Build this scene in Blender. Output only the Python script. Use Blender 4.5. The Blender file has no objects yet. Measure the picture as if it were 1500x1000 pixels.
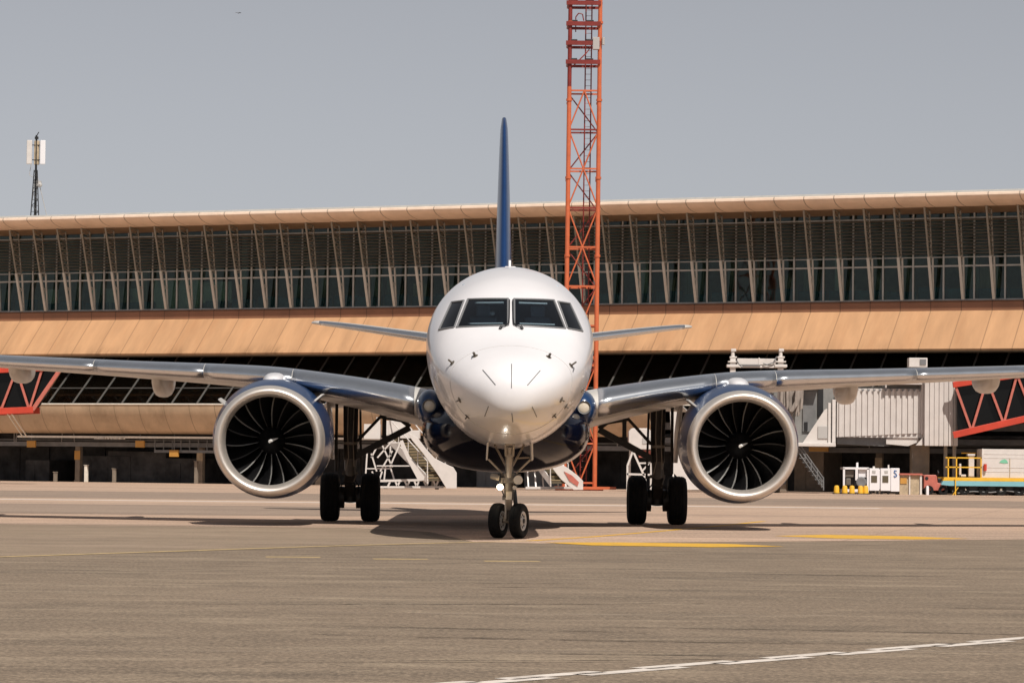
import bpy, bmesh, math, random
from mathutils import Vector, Matrix
from mathutils.bvhtree import BVHTree
random.seed(7)
S = bpy.context.scene
COL = S.collection
R = math.radians
V = Vector

# ------------------------------------------------------------------ camera model
F = 4700.0; HZ = 682.0; CH = 1.25; ROLL = R(0.6)
def unroll(px, py):
    a, b = px - 750, py - 500
    c, s = math.cos(ROLL), math.sin(ROLL)
    return a * c + b * s, 500 - a * s + b * c
def P(px, py, Y):
    a, y = unroll(px, py)
    return V((a * Y / F, Y, CH + (HZ - y) * Y / F))
def G(px, py):
    a, y = unroll(px, py)
    Y = F * CH / (y - HZ)
    return V((a * Y / F, Y, 0))

# ------------------------------------------------------------------ materials
def nt(m):
    m.use_nodes = True
    return m.node_tree.nodes, m.node_tree.links
def mat(name, col, rough=.5, metal=0, var=0., vscale=2., stretch=(1, 1, 1), bump=0., bscale=40., coat=0., spec=.5,
        emit=0., joints=None, jcol=.45, stain=0., stain_col=(.05, .04, .03), back=None, edge=None):
    m = bpy.data.materials.new(name); n, l = nt(m)
    b = n['Principled BSDF']
    b.inputs['Roughness'].default_value = rough; b.inputs['Metallic'].default_value = metal
    b.inputs['Coat Weight'].default_value = coat; b.inputs['Coat Roughness'].default_value = .08
    b.inputs['Specular IOR Level'].default_value = spec
    c4 = (*col, 1)
    b.inputs['Base Color'].default_value = c4
    if emit:
        b.inputs['Emission Color'].default_value = c4; b.inputs['Emission Strength'].default_value = emit
    tc = n.new('ShaderNodeTexCoord'); mp = n.new('ShaderNodeMapping'); l.new(tc.outputs['Object'], mp.inputs[0])
    mp.inputs['Scale'].default_value = stretch
    out = None
    def mix(fac, a, bcol, blend='MIX'):
        x = n.new('ShaderNodeMix'); x.data_type = 'RGBA'; x.blend_type = blend
        if isinstance(fac, (int, float)): x.inputs[0].default_value = fac
        else: l.new(fac, x.inputs[0])
        for i, v in ((6, a), (7, bcol)):
            if isinstance(v, tuple): x.inputs[i].default_value = v
            else: l.new(v, x.inputs[i])
        return x.outputs[2]
    def noise(scale, detail=5, src=None, rough_=.6):
        t = n.new('ShaderNodeTexNoise'); t.inputs['Scale'].default_value = scale; t.inputs['Detail'].default_value = detail
        t.inputs['Roughness'].default_value = rough_
        l.new(src or mp.outputs[0], t.inputs['Vector']); return t.outputs[0]
    def rng(s, a, bb, c=0., d=1.):
        r = n.new('ShaderNodeMapRange'); r.inputs[1].default_value = a; r.inputs[2].default_value = bb
        r.inputs[3].default_value = c; r.inputs[4].default_value = d; l.new(s, r.inputs[0]); return r.outputs[0]
    if var:
        lo = tuple(x * (1 - var) for x in col) + (1,); hi = tuple(min(1, x * (1 + var)) for x in col) + (1,)
        out = mix(rng(noise(vscale), .3, .7), lo, hi)
    if stain:
        f = rng(noise(vscale * .6, 7, None, .7), .5, .75, 0, stain)
        out = mix(f, out if out is not None else c4, (*stain_col, 1))
    if joints:
        pitch, ph, wd = joints
        sx = n.new('ShaderNodeSeparateXYZ'); l.new(tc.outputs['Object'], sx.inputs[0])
        def m_(op, a, v):
            q = n.new('ShaderNodeMath'); q.operation = op; l.new(a, q.inputs[0]); q.inputs[1].default_value = v; return q.outputs[0]
        fr = m_('FRACT', m_('ADD', m_('DIVIDE', sx.outputs[0], pitch), 100 + ph), 0)
        lt = m_('LESS_THAN', fr, wd / pitch)
        out = mix(lt, out if out is not None else c4, tuple(x * jcol for x in col) + (1,))
    if edge:      # grime with a ragged outline along the lower edge
        sx = n.new('ShaderNodeSeparateXYZ'); l.new(tc.outputs['Object'], sx.inputs[0])
        q = n.new('ShaderNodeMath'); q.operation = 'MULTIPLY'; l.new(rng(sx.outputs[2], edge[0], edge[1], 1, 0), q.inputs[0]); l.new(rng(noise(1.1, 8, None, .75), .42, .68), q.inputs[1])
        q2 = n.new('ShaderNodeMath'); q2.operation = 'MULTIPLY'; l.new(q.outputs[0], q2.inputs[0]); l.new(rng(noise(.12, 2), .40, .6), q2.inputs[1])
        out = mix(q2.outputs[0], out if out is not None else c4, (*edge[2], 1))
    if out is not None: l.new(out, b.inputs['Base Color'])
    if bump:
        bp = n.new('ShaderNodeBump'); bp.inputs['Strength'].default_value = bump; bp.inputs['Distance'].default_value = .02
        l.new(noise(bscale), bp.inputs['Height']); l.new(bp.outputs[0], b.inputs['Normal'])
    if back:
        g = n.new('ShaderNodeNewGeometry'); d = n.new('ShaderNodeBsdfDiffuse'); d.inputs[0].default_value = (*back, 1)
        ms = n.new('ShaderNodeMixShader'); l.new(g.outputs['Backfacing'], ms.inputs[0])
        l.new(b.outputs[0], ms.inputs[1]); l.new(d.outputs[0], ms.inputs[2])
        l.new(ms.outputs[0], n['Material Output'].inputs[0])
    return m
def glass(name, tint, rough=.03, ior=1.5, wob=0.):
    m = bpy.data.materials.new(name); n, l = nt(m); n.remove(n['Principled BSDF'])
    t = n.new('ShaderNodeBsdfTransparent'); t.inputs[0].default_value = (*tint, 1)
    g = n.new('ShaderNodeBsdfGlossy'); g.inputs['Roughness'].default_value = rough
    fr = n.new('ShaderNodeFresnel'); fr.inputs[0].default_value = ior
    if wob:
        tc = n.new('ShaderNodeTexCoord'); no = n.new('ShaderNodeTexNoise'); no.inputs['Scale'].default_value = .7
        l.new(tc.outputs['Object'], no.inputs['Vector'])
        b = n.new('ShaderNodeBump'); b.inputs['Strength'].default_value = wob; b.inputs['Distance'].default_value = .05
        l.new(no.outputs[0], b.inputs['Height']); l.new(b.outputs[0], g.inputs['Normal'])
    ms = n.new('ShaderNodeMixShader'); l.new(fr.outputs[0], ms.inputs[0]); l.new(t.outputs[0], ms.inputs[1]); l.new(g.outputs[0], ms.inputs[2])
    l.new(ms.outputs[0], n['Material Output'].inputs[0]); return m

M = {}
M['white'] = mat('white_aircraft_paint', (.77, .745, .755), .28, var=.03, vscale=1.2, coat=.5, back=(.10, .12, .14))
M['white2'] = mat('white_painted_panel', (.62, .575, .54), .4, var=.06, vscale=3)
M['grey_wing'] = mat('pale_grey_wing_paint', (.56, .53, .49), .35, var=.08, vscale=1.5, coat=.2)
M['metal'] = mat('polished_leading_edge', (.70, .72, .75), .27, .95, var=.06, vscale=2.5)
M['lip'] = mat('brushed_inlet_metal', (.74, .68, .62), .45, .75, var=.07, vscale=3)
M['blue'] = mat('blue_cowl_paint', (.007, .032, .10), .3, var=.08, coat=.4)
M['finblue'] = mat('tail_blue_paint', (.006, .032, .11), .3, var=.08, coat=.25)
M['navy'] = mat('dark_navy_belly_paint', (.003, .004, .012), .12, var=.1, spec=.22)
M['dark'] = mat('black_metal', (.012, .012, .013), .45, var=.2)
M['blade'] = mat('dark_fan_blade', (.010, .010, .011), .38, .3, var=.2)
M['bladeedge_unlit'] = mat('unlit_blade_edge', (.16, .155, .15), .3, .5, var=.2)  # darker copy of the edge colour, for blades that catch no glint
M['bladeedge'] = mat('bare_metal_blade_edge', (.66, .65, .62), .25, .6, var=.1)
M['liner'] = mat('dark_inlet_liner', (.018, .018, .02), .5, var=.2)
M['rubber'] = mat('tyre_rubber', (.008, .008, .008), .8, var=.25, vscale=8, spec=.25)
M['hub'] = mat('painted_wheel_hub', (.58, .56, .53), .45, var=.12, vscale=12)
M['gear'] = mat('grey_gear_paint', (.13, .11, .09), .45, var=.25, vscale=6)
M['gearlight'] = mat('pale_gear_paint', (.34, .29, .235), .4, var=.15, vscale=8)
M['chrome'] = mat('chromed_piston', (.8, .8, .8), .12, 1)
M['darkgear'] = mat('grimy_dark_gear', (.030, .025, .021), .5, var=.3, vscale=7)
M['seal'] = mat('grey_window_seal', (.17, .17, .175), .5)
M['cockpit'] = mat('cockpit_grey', (.34, .40, .46), .7, var=.2)
M['cockpit_pale'] = mat('pale_cockpit_tone', (.5, .5, .48), .6)
M['wglass'] = glass('cockpit_glass', (.66, .78, .86), .02, 1.9)
M['bglass'] = glass('terminal_glass', (.56, .66, .63), .03, 1.5, .15)
M['lamp'] = mat('lit_lamp', (1, .80, .52), .3, emit=14)
M['core'] = mat('lamp_filament', (1, .95, .86), .3, emit=90)
M['lens'] = mat('unlit_lamp_lens', (.62, .55, .45), .15, var=.15, coat=1)
M['markw'] = mat('white_spiral_mark', (.8, .8, .78), .4)
# terminal
PITCH = 1.72
M['fascia'] = mat('ochre_fascia_panels', (.80, .63, .50), .45, var=.10, vscale=.8, joints=(PITCH, .0, .06), stain=.25, stain_col=(.30, .18, .1))
M['awning'] = mat('ochre_awning_panels', (.50, .285, .15), .55, var=.13, vscale=.9, stretch=(1.5, .3, .3), joints=(PITCH, .35, .055), jcol=.62, stain=.42, stain_col=(.40, .19, .085), edge=(7.72, 8.35, (.22, .12, .06)))
M['parapet'] = mat('brown_parapet_panels', (.27, .125, .068), .5, var=.10, vscale=.8, joints=(PITCH, .35, .05), stain=.3, stain_col=(.12, .07, .045))
M['clad'] = mat('stained_beige_cladding', (.52, .38, .25), .6, var=.14, vscale=.9, stretch=(1, 1, .5), joints=(PITCH, .1, .05), jcol=.6, stain=.5, stain_col=(.2, .13, .075))
M['roof'] = mat('pale_roof_sheet', (.42, .40, .37), .4, var=.1)
M['frame'] = mat('beige_window_frame', (.48, .48, .45), .5, var=.1)
M['fin'] = mat('beige_truss_paint', (.54, .53, .48), .5, var=.12)
M['fintop'] = mat('brown_truss_top', (.24, .22, .18), .55, var=.2)  # darker brown for the upper part of each truss
M['bar'] = mat('dull_glazing_bar', (.085, .077, .07), .5, var=.15)
M['blackglass'] = mat('black_glazing', (.004, .004, .004), .15, spec=.25)
M['louvre'] = mat('brown_louvre', (.21, .19, .15), .5, var=.2)
M['soffit'] = mat('brown_soffit', (.24, .16, .10), .6, var=.15)
M['inside'] = mat('dim_interior_wall', (.42, .41, .33), .8, var=.5, vscale=.5)
M['blind'] = mat('pale_roller_blind', (.75, .80, .70), .8, var=.1)
M['blueblind'] = mat('blue_grey_partition', (.09, .22, .28), .6, var=.3)
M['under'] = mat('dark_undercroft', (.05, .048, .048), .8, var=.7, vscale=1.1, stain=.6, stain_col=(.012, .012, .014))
M['beam'] = mat('grey_service_beam', (.16, .16, .16), .6, var=.2)
M['column'] = mat('grey_concrete_column', (.22, .18, .14), .7, var=.2)
M['ledge'] = mat('white_ledge', (.78, .72, .62), .5, var=.12, vscale=6)
M['sign'] = mat('yellow_sign_face', (.50, .25, .05), .5, var=.1)
# others
M['orange'] = mat('orange_mast_paint', (.55, .13, .05), .45, var=.12, vscale=3)
M['darkred'] = mat('dark_red_paint_and_shade', (.20, .022, .016), .5, var=.2, vscale=3)  # red platforms, and shade painted into the ladder and left leg top
M['red'] = mat('red_truss_paint', (.50, .05, .025), .4, var=.12)
M['pinkred'] = mat('faded_red_paint', (.46, .13, .095), .5, var=.15, vscale=5)
M['pale'] = mat('pale_grey_bridge_panel', (.57, .525, .495), .5, var=.06, vscale=1.5, stain=.2, stain_col=(.3, .25, .2))
M['bellows'] = mat('grey_canopy_fabric', (.27, .23, .20), .8, var=.35, vscale=2, stretch=(4, 1, 1))
M['cabgrey'] = mat('grey_cab_wall', (.22, .215, .205), .6, var=.15)  # plain grey of the cab walls and tunnel roof
M['steps'] = mat('tan_stair_steps', (.30, .22, .12), .7, var=.2, vscale=6)
M['stepdark'] = mat('dark_riser', (.09, .07, .04), .7)
M['yellow'] = mat('yellow_paint', (.75, .42, .03), .5, var=.08)
M['lblue'] = mat('pale_blue_paint', (.20, .44, .50), .45, var=.08)
M['wood'] = mat('tan_board', (.42, .33, .22), .7, var=.25, vscale=4)
M['green'] = mat('green_mark', (.18, .5, .33), .5)
M['bluemark'] = mat('blue_mark', (.04, .13, .33), .5)
M['vent'] = mat('grey_vent', (.42, .40, .38), .6)

# ------------------------------------------------------------------ mesh builder
class MB:
    def __init__(s): s.v = []; s.f = []; s.mi = []; s.cur = 0
    def add(s, vs, fs):
        o = len(s.v); s.v += [V(p) for p in vs]; s.f += [[i + o for i in f] for f in fs]; s.mi += [s.cur] * len(fs); return s
    def box(s, x0, x1, y0, y1, z0, z1):
        return s.add([(x, y, z) for x in (x0, x1) for y in (y0, y1) for z in (z0, z1)],
                     [(0, 1, 3, 2), (4, 6, 7, 5), (0, 4, 5, 1), (2, 3, 7, 6), (0, 2, 6, 4), (1, 5, 7, 3)])
    def bar(s, p, q, w, h=None, up=(0, 0, 1)):
        p, q = V(p), V(q); h = h or w; d = (q - p).normalized(); u = V(up)
        if abs(d.dot(u)) > .98: u = V((0, 1, 0))
        a = d.cross(u).normalized() * w / 2; b = a.cross(d).normalized() * h / 2
        vs = [e + a * i + b * j for e in (p, q) for i, j in ((-1, -1), (1, -1), (1, 1), (-1, 1))]
        return s.add(vs, [(3, 2, 1, 0), (4, 5, 6, 7), (0, 1, 5, 4), (1, 2, 6, 5), (2, 3, 7, 6), (3, 0, 4, 7)])
    def tube(s, p, q, r0, r1=None, n=12):
        p, q = V(p), V(q); r1 = r0 if r1 is None else r1; d = (q - p).normalized()
        u = V((0, 0, 1)) if abs(d.z) < .9 else V((1, 0, 0)); a = d.cross(u).normalized(); b = a.cross(d)
        vs = []
        for e, r in ((p, r0), (q, r1)):
            vs += [e + (a * math.cos(2 * math.pi * i / n) + b * math.sin(2 * math.pi * i / n)) * r for i in range(n)]
        fs = [(i, (i + 1) % n, n + (i + 1) % n, n + i) for i in range(n)] + [tuple(range(n))[::-1], tuple(range(n, 2 * n))]
        return s.add(vs, fs)
    def path(s, pts, r, n=8):
        for a, b in zip(pts, pts[1:]): s.tube(a, b, r, r, n)
        return s
    def lathe(s, prof, axis='y', n=48, c=(0, 0, 0), cap0=False, cap1=False):
        c = V(c); vs = []
        for a, r in prof:
            for i in range(n):
                t = 2 * math.pi * i / n; x, z = r * math.cos(t), r * math.sin(t)
                vs.append(c + (V((x, a, z)) if axis == 'y' else V((a, x, z)) if axis == 'x' else V((x, z, a))))
        fs = []
        for k in range(len(prof) - 1):
            for i in range(n):
                j = (i + 1) % n
                q = (k * n + i, k * n + j, (k + 1) * n + j, (k + 1) * n + i)
                fs.append(q[::-1] if axis == 'y' else q)
        if cap0: fs.append(tuple(range(n)))
        if cap1: fs.append(tuple(range((len(prof) - 1) * n, len(prof) * n))[::-1])
        return s.add(vs, fs)
    def loft(s, rings, closed=True, cap=True, flip=False):
        n = len(rings[0]); vs = [p for r in rings for p in r]; fs = []
        for k in range(len(rings) - 1):
            for i in range(n if closed else n - 1):
                j = (i + 1) % n; q = (k * n + i, k * n + j, (k + 1) * n + j, (k + 1) * n + i)
                fs.append(q[::-1] if flip else q)
        if cap and closed:
            a = tuple(range(n)); b = tuple(range((len(rings) - 1) * n, len(rings) * n))
            fs.append(a if flip else a[::-1]); fs.append(b[::-1] if flip else b)
        return s.add(vs, fs)
    def prism(s, pts, off):
        off = V(off); pts = [V(p) for p in pts]; n = len(pts)
        return s.add(pts + [p + off for p in pts],
                     [tuple(range(n)), tuple(range(n, 2 * n))[::-1]] + [(i, n + i, n + (i + 1) % n, (i + 1) % n) for i in range(n)])
    def pxprism(s, pts, Y, depth): return s.prism([P(x, y, Y) for x, y in pts], (0, depth, 0))
    def pxbox(s, x0, x1, y0, y1, Y, depth):
        a, b = P(x0, (y0 + y1) / 2, Y), P(x1, (y0 + y1) / 2, Y); c, d = P((x0 + x1) / 2, y1, Y), P((x0 + x1) / 2, y0, Y)
        return s.box(a.x, b.x, Y, Y + depth, c.z, d.z)
    def ext(s, prof, s0, s1, closed=True):   # profile of (outward, z) swept along local x
        n = len(prof); vs = [(x, -o, z) for x in (s0, s1) for o, z in prof]
        fs = [(i, (i + 1) % n, n + (i + 1) % n, n + i) for i in range(n if closed else n - 1)]
        if closed: fs += [tuple(range(n))[::-1], tuple(range(n, 2 * n))]
        return s.add(vs, fs)
    def build(s, name, m, parent=None, smooth=None, world=False, loc=None, bevel=0, fixn=True):
        me = bpy.data.meshes.new(name)
        off = V((0, 0, 0))
        if world and parent is not None: off = root_loc(parent)
        if loc is not None: off = V(loc)
        me.from_pydata([p - off for p in s.v], [], s.f)
        for mm in (m if isinstance(m, (list, tuple)) else [m]): me.materials.append(mm)
        for i, p in enumerate(me.polygons): p.material_index = s.mi[i]
        if fixn:
            bm = bmesh.new(); bm.from_mesh(me); bmesh.ops.recalc_face_normals(bm, faces=bm.faces); bm.to_mesh(me); bm.free()
        o = bpy.data.objects.new(name, me); COL.objects.link(o)
        if parent is not None: o.parent = parent
        if loc is not None: o.location = loc
        if smooth:
            me.polygons.foreach_set('use_smooth', [True] * len(me.polygons)); me.set_sharp_from_angle(angle=R(smooth))
        if bevel:
            b = o.modifiers.new('bevel', 'BEVEL'); b.width = bevel; b.segments = 2; b.limit_method = 'ANGLE'
        return o
def root_loc(o):
    l = V(o.location)
    while o.parent is not None: o = o.parent; l += V(o.location)
    return l
def tag(o, label=None, cat=None, group=None, kind=None):
    for k, v in (('label', label), ('category', cat), ('group', group), ('kind', kind)):
        if v: o[k] = v
    return o
def thing(name, label, cat, loc, group=None, rz=0):
    o = bpy.data.objects.new(name, None); COL.objects.link(o); o.empty_display_size = .3
    o.location = loc; o.rotation_euler.z = rz
    return tag(o, label, cat, group)
def copy_tree(o, parent=None):
    kids = list(o.children); c = o.copy(); COL.objects.link(c); c.parent = parent
    for k in kids: copy_tree(k, c)
    return c
def lerp_tab(tab, x):
    for a, b in zip(tab, tab[1:]):
        if x <= b[0]:
            t = (x - a[0]) / (b[0] - a[0]); return [p + (q - p) * t for p, q in zip(a[1:], b[1:])]
    return list(tab[-1][1:])
def spline_tab(tab, x):          # monotone cubic through the table
    n = len(tab)
    i = max(0, min(n - 2, next((k for k in range(n - 1) if x <= tab[k + 1][0]), n - 2)))
    res = []
    for c in range(1, len(tab[0])):
        d = [(tab[k + 1][c] - tab[k][c]) / (tab[k + 1][0] - tab[k][0]) for k in range(n - 1)]
        def sl(k):
            if k == 0: return d[0]
            if k == n - 1: return d[-1]
            return 0 if d[k - 1] * d[k] <= 0 else 2 * d[k - 1] * d[k] / (d[k - 1] + d[k])
        h = tab[i + 1][0] - tab[i][0]; t = (x - tab[i][0]) / h
        a, b = tab[i][c], tab[i + 1][c]; m0, m1 = sl(i) * h, sl(i + 1) * h
        res.append((2*t**3-3*t*t+1)*a + (t**3-2*t*t+t)*m0 + (-2*t**3+3*t*t)*b + (t**3-t*t)*m1)
    return res

# ================================================================== AIRLINER
NOSE = 52.25
plane = thing('airliner', 'white twin engine airliner with blue tail fin facing the camera head on', 'airplane', (0, NOSE, 0), rz=R(.47))
PX = lambda: None
# --- fuselage: (sqrt(y), top, bottom, half width, height of greatest width)
ft = [(0, 2.42, 2.42, .0, 2.42), (.1, 2.53, 2.31, .12, 2.42), (.2, 2.63, 2.20, .24, 2.425), (.32, 2.73, 2.10, .37, 2.44), (.55, 2.88, 1.97, .58, 2.49),
      (.775, 3.03, 1.88, .78, 2.56), (1.0, 3.19, 1.80, .96, 2.66), (1.225, 3.38, 1.73, 1.13, 2.80), (1.414, 3.62, 1.68, 1.25, 2.94),
      (1.58, 3.93, 1.64, 1.335, 3.07), (1.732, 4.20, 1.61, 1.40, 3.19), (1.87, 4.41, 1.59, 1.44, 3.28), (2.0, 4.57, 1.58, 1.465, 3.34),
      (2.236, 4.77, 1.57, 1.49, 3.41), (2.45, 4.86, 1.57, 1.50, 3.44), (2.74, 4.91, 1.57, 1.505, 3.445), (3.2, 4.92, 1.57, 1.505, 3.445),
      (4.95, 4.92, 1.57, 1.505, 3.445), (5.2, 4.92, 1.85, 1.45, 3.5), (5.48, 4.90, 2.45, 1.22, 3.72), (5.75, 4.80, 3.2, .85, 4.02), (5.95, 4.65, 3.85, .4, 4.25), (6.0, 4.45, 4.1, .15, 4.28)]
NA = 112
def fus_ring(y):
    top, bot, w, zc = spline_tab(ft, math.sqrt(y))
    pts = []
    for i in range(NA):
        t = 2 * math.pi * i / NA; c, s = math.cos(t), math.sin(t)
        pts.append(V((w * c, y, zc + ((top - zc) if s > 0 else (zc - bot)) * s)))
    return pts
ys = [(.04 + 2.56 * i / 96) ** 2 for i in range(97)] + [7.4 + i * .9 for i in range(20)] + [25 + .35 * i for i in range(31)] + [35.95]
mb = MB(); mb.loft([fus_ring(y) for y in ys], True, True)
bm = bmesh.new()
bvs = [bm.verts.new(p) for p in mb.v]
for f in mb.f: bm.faces.new([bvs[i] for i in f])
bmesh.ops.recalc_face_normals(bm, faces=bm.faces)
FB = BVHTree.FromBMesh(bm)
def on_fus(x, z, off=0.):
    h = FB.ray_cast(V((x, -2, z)), V((0, 1, 0)))
    if h[0] is None: return None
    return h[0] + h[1] * off
front = [(.053, 4.115), (.743, 4.115), (.925, 3.592), (.053, 3.614)]
side = [(.812, 4.092), (1.030, 4.077), (1.232, 3.567), (.965, 3.592)]
panes = []
def inside(poly, x, z):
    c = False; n = len(poly)
    for i in range(n):
        (x1, z1), (x2, z2) = poly[i], poly[(i + 1) % n]
        if (z1 > z) != (z2 > z) and x < (x2 - x1) * (z - z1) / (z2 - z1) + x1: c = not c
    return c
for base in (front, side):
    for sg in (-1, 1):
        poly = [(x * sg, z) for x, z in base]
        xs = [p[0] for p in poly]
        def region():
            out = []
            for f in bm.faces:
                c = f.calc_center_median()
                if c.y < 5.2 and 3.5 < c.z < 4.32 and min(xs) - .12 < c.x < max(xs) + .12: out.append(f)
            return out
        for (x1, z1), (x2, z2) in zip(poly, poly[1:] + poly[:1]):
            fs = region(); g = set(fs)
            for f in fs: g.update(f.edges); g.update(f.verts)
            bmesh.ops.bisect_plane(bm, geom=list(g), dist=1e-6, plane_co=(x1, 0, z1), plane_no=V((z2 - z1, 0, -(x2 - x1))).normalized())
        ins = [f for f in region() if inside(poly, f.calc_center_median().x, f.calc_center_median().z)]
        pv = {}; gm = MB()
        for f in ins:
            ids = []
            for v in f.verts:
                if v not in pv: pv[v] = len(gm.v); gm.v.append(v.co + V((0, .012, 0)))
                ids.append(pv[v])
            gm.f.append(ids); gm.mi.append(0)
        panes.append((gm, poly))
        bmesh.ops.delete(bm, geom=ins, context='FACES')
me = bpy.data.meshes.new('fuselage'); bm.to_mesh(me); bm.free()
me.materials.append(M['white']); me.polygons.foreach_set('use_smooth', [True] * len(me.polygons))
fus = bpy.data.objects.new('fuselage', me); COL.objects.link(fus); fus.parent = plane
for gm, poly in panes:
    g = gm.build('cockpit_window', M['wglass'], plane, smooth=60)
    s_ = MB()
    pts = []
    for (x1, z1), (x2, z2) in zip(poly, poly[1:] + poly[:1]):
        for k in range(10):
            t = k / 10; p = on_fus(x1 + (x2 - x1) * t, z1 + (z2 - z1) * t, .002)
            if p is not None: pts.append(p)
    s_.path(pts + pts[:1], .019, 6); s_.build('window_seal', M['seal'], g, smooth=50)
# cockpit interior
c = MB(); c.box(-.95, .95, 2.62, 3.05, 3.3, 3.56); c.box(-.85, .85, 4.35, 4.45, 2.6, 4.45)
c.box(-.2, .2, 2.9, 4.2, 2.6, 3.45); c.build('cockpit_panel', M['cockpit'], plane, bevel=.02)
for sg in (-1, 1):
    c = MB(); c.box(sg * .48 - .24, sg * .48 + .24, 3.75, 3.9, 2.8, 3.85); c.box(sg * .48 - .13, sg * .48 + .13, 3.76, 3.86, 3.85, 4.06)
    c.build('pilot_seat', M['cockpit'], plane, bevel=.04)
    c = MB(); c.tube(on_fus(sg * .13, 4.045) + V((0, .09, 0)), on_fus(sg * .62, 4.045) + V((0, .09, 0)), .016)
    c.tube(on_fus(sg * .14, 3.66) + V((0, .06, 0)), on_fus(sg * .74, 3.655) + V((0, .06, 0)), .015)  # pale bar stands in for the reflection on the glareshield edge
    c.build('visor_and_glint', M['cockpit_pale'], plane)
c = MB(); c.lathe([(0, .001), (.01, .035), (.03, .047), (.06, .04)], 'y', 16, (-.32, 3.2, 3.89), cap1=True); c.build('pale_disc', M['cockpit_pale'], plane, smooth=60)  # small pale disc inside the left front pane
# wipers, centre post
c = MB()
p0 = on_fus(-.012, 4.12, .02); 
for sg in (-1, 1):
    w = MB(); pts = [on_fus(sg * x, z, .03) for x, z in ((.175, 3.557), (.10, 3.592), (.04, 3.632), (.032, 3.75), (.030, 3.90), (.028, 4.07))]
    w.path(pts, .011, 6); w.tube(on_fus(sg * .19, 3.55, .01), on_fus(sg * .155, 3.567, .05), .028, .02, 8)
    w.build('wiper', M['dark'], plane)
# probes and radome strips
for x, z, L in ((-.60, 3.06, .16), (.62, 3.06, .15), (-.98, 2.95, .2), (1.0, 2.93, .24), (1.22, 2.55, .14), (-.85, 2.33, .12), (.83, 2.35, .12), (.92, 2.25, .1), (-.72, 2.06, .1), (.72, 2.09, .1)):
    p = on_fus(x, z)
    if p is None: continue
    h = FB.ray_cast(V((x, -2, z)), V((0, 1, 0)))[1]
    q = MB(); sgx = 1 if x > 0 else -1
    e = p + h * (L * .45); q.bar(p, e, .045, .018, (0, 0, 1)); q.tube(e + V((0, .05, 0)), e + V((-.0 * sgx, -L * .55, 0)), .016, .009, 8)
    q.tube(p - h * .005, p + h * .006, .05, .05, 14)
    q.build('air_data_probe', M['gear'], plane, smooth=40)
for (xa, za), (xb, zb) in (((0, 2.915), (0, 2.515)), ((-.47, 2.815), (-.26, 2.565)), ((.47, 2.815), (.26, 2.565)), ((-.37, 2.22), (-.43, 2.06)), ((.34, 2.22), (.42, 2.06)), ((.01, 2.11), (.03, 1.97))):
    q = MB(); q.path([on_fus(xa + (xb - xa) * k / 8, za + (zb - za) * k / 8, .003) for k in range(9)], .0075, 6)
    q.build('lightning_strip', M['seal'], plane)
# radome joint, faint panel seam
q = MB()
ring = [V((p.x, p.y, p.z)) for p in fus_ring(1.15)]
cz = V((0, 1.15, 2.7))
q.path([cz + (p - cz) * 1.0012 for p in ring] + [cz + (ring[0] - cz) * 1.0012], .0035, 5); q.build('radome_seam', M['vent'], plane)
q = MB(); q.prism([(-.02, 6.6, 4.9), (-.02, 7.1, 4.9), (-.02, 7.0, 5.03), (-.02, 6.75, 5.03)], (.04, 0, 0)); q.build('antenna', M['white'], plane)
q = MB(); q.box(-.09, .12, 7.5, 7.8, 4.88, 4.965); q.build('antenna', M['white'], plane, bevel=.02)

# --- belly fairing
bt = [(9.3, .30, 2.2, 1.75), (9.9, .95, 2.3, 1.48), (10.6, 1.38, 2.42, 1.27), (11.4, 1.60, 2.55, 1.16), (12.5, 1.69, 2.62, 1.12), (16, 1.70, 2.62, 1.12), (19, 1.62, 2.6, 1.2), (21.5, 1.3, 2.4, 1.45), (23, .8, 2.2, 1.7)]
rings = []
for k in range(40):
    y = 9.3 + k * (23 - 9.3) / 39; w, t_, b_ = spline_tab(bt, y); cz = (t_ + b_) / 2 + .15; e = 2 / 2.5
    ring = []
    for i in range(64):
        a = 2 * math.pi * i / 64; ca, sa = math.cos(a), math.sin(a)
        ring.append(V((w * math.copysign(abs(ca) ** e, ca), y, cz + ((t_ - cz) if sa > 0 else (cz - b_)) * math.copysign(abs(sa) ** e, sa))))
    rings.append(ring)
mb = MB(); mb.loft(rings); mb.build('belly_fairing', M['navy'], plane, smooth=50)

# --- wings
def foil(n=22):
    up = []
    for i in range(n + 1):
        x = (1 - math.cos(math.pi * i / n)) / 2; up.append(x)
    return up
XS = foil()
def thick(x, t): return 5 * t * (.2969 * math.sqrt(x) - .126 * x - .3516 * x * x + .2843 * x ** 3 - .1036 * x ** 4)
def section(x, yle, ch, z, tc, inc, lo=None, up=None, grow=0.):
    """loop of points: trailing edge, along the top to the nose, back along the underside"""
    pts = []
    c, s = math.cos(inc), math.sin(inc)
    lst = [(v, 1) for v in reversed(XS)] + [(v, -1) for v in XS[1:-1]]
    if up: lst = [(up * (1 - k / 10) ** 2, 1) for k in range(11)] + [(lo * (k / 7) ** 2, -1) for k in range(1, 8)]
    for v, sg in lst:
        yy = v * ch; zz = sg * thick(v, tc) * ch + .018 * ch * math.sin(math.pi * v)
        if grow: 
            yy -= grow * (1 - min(1, v * 14)); zz += sg * grow * min(1, .25 + v * 14)
        pts.append(V((x, yle + yy * c + zz * s, z - yy * s + zz * c)))
    return pts
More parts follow.
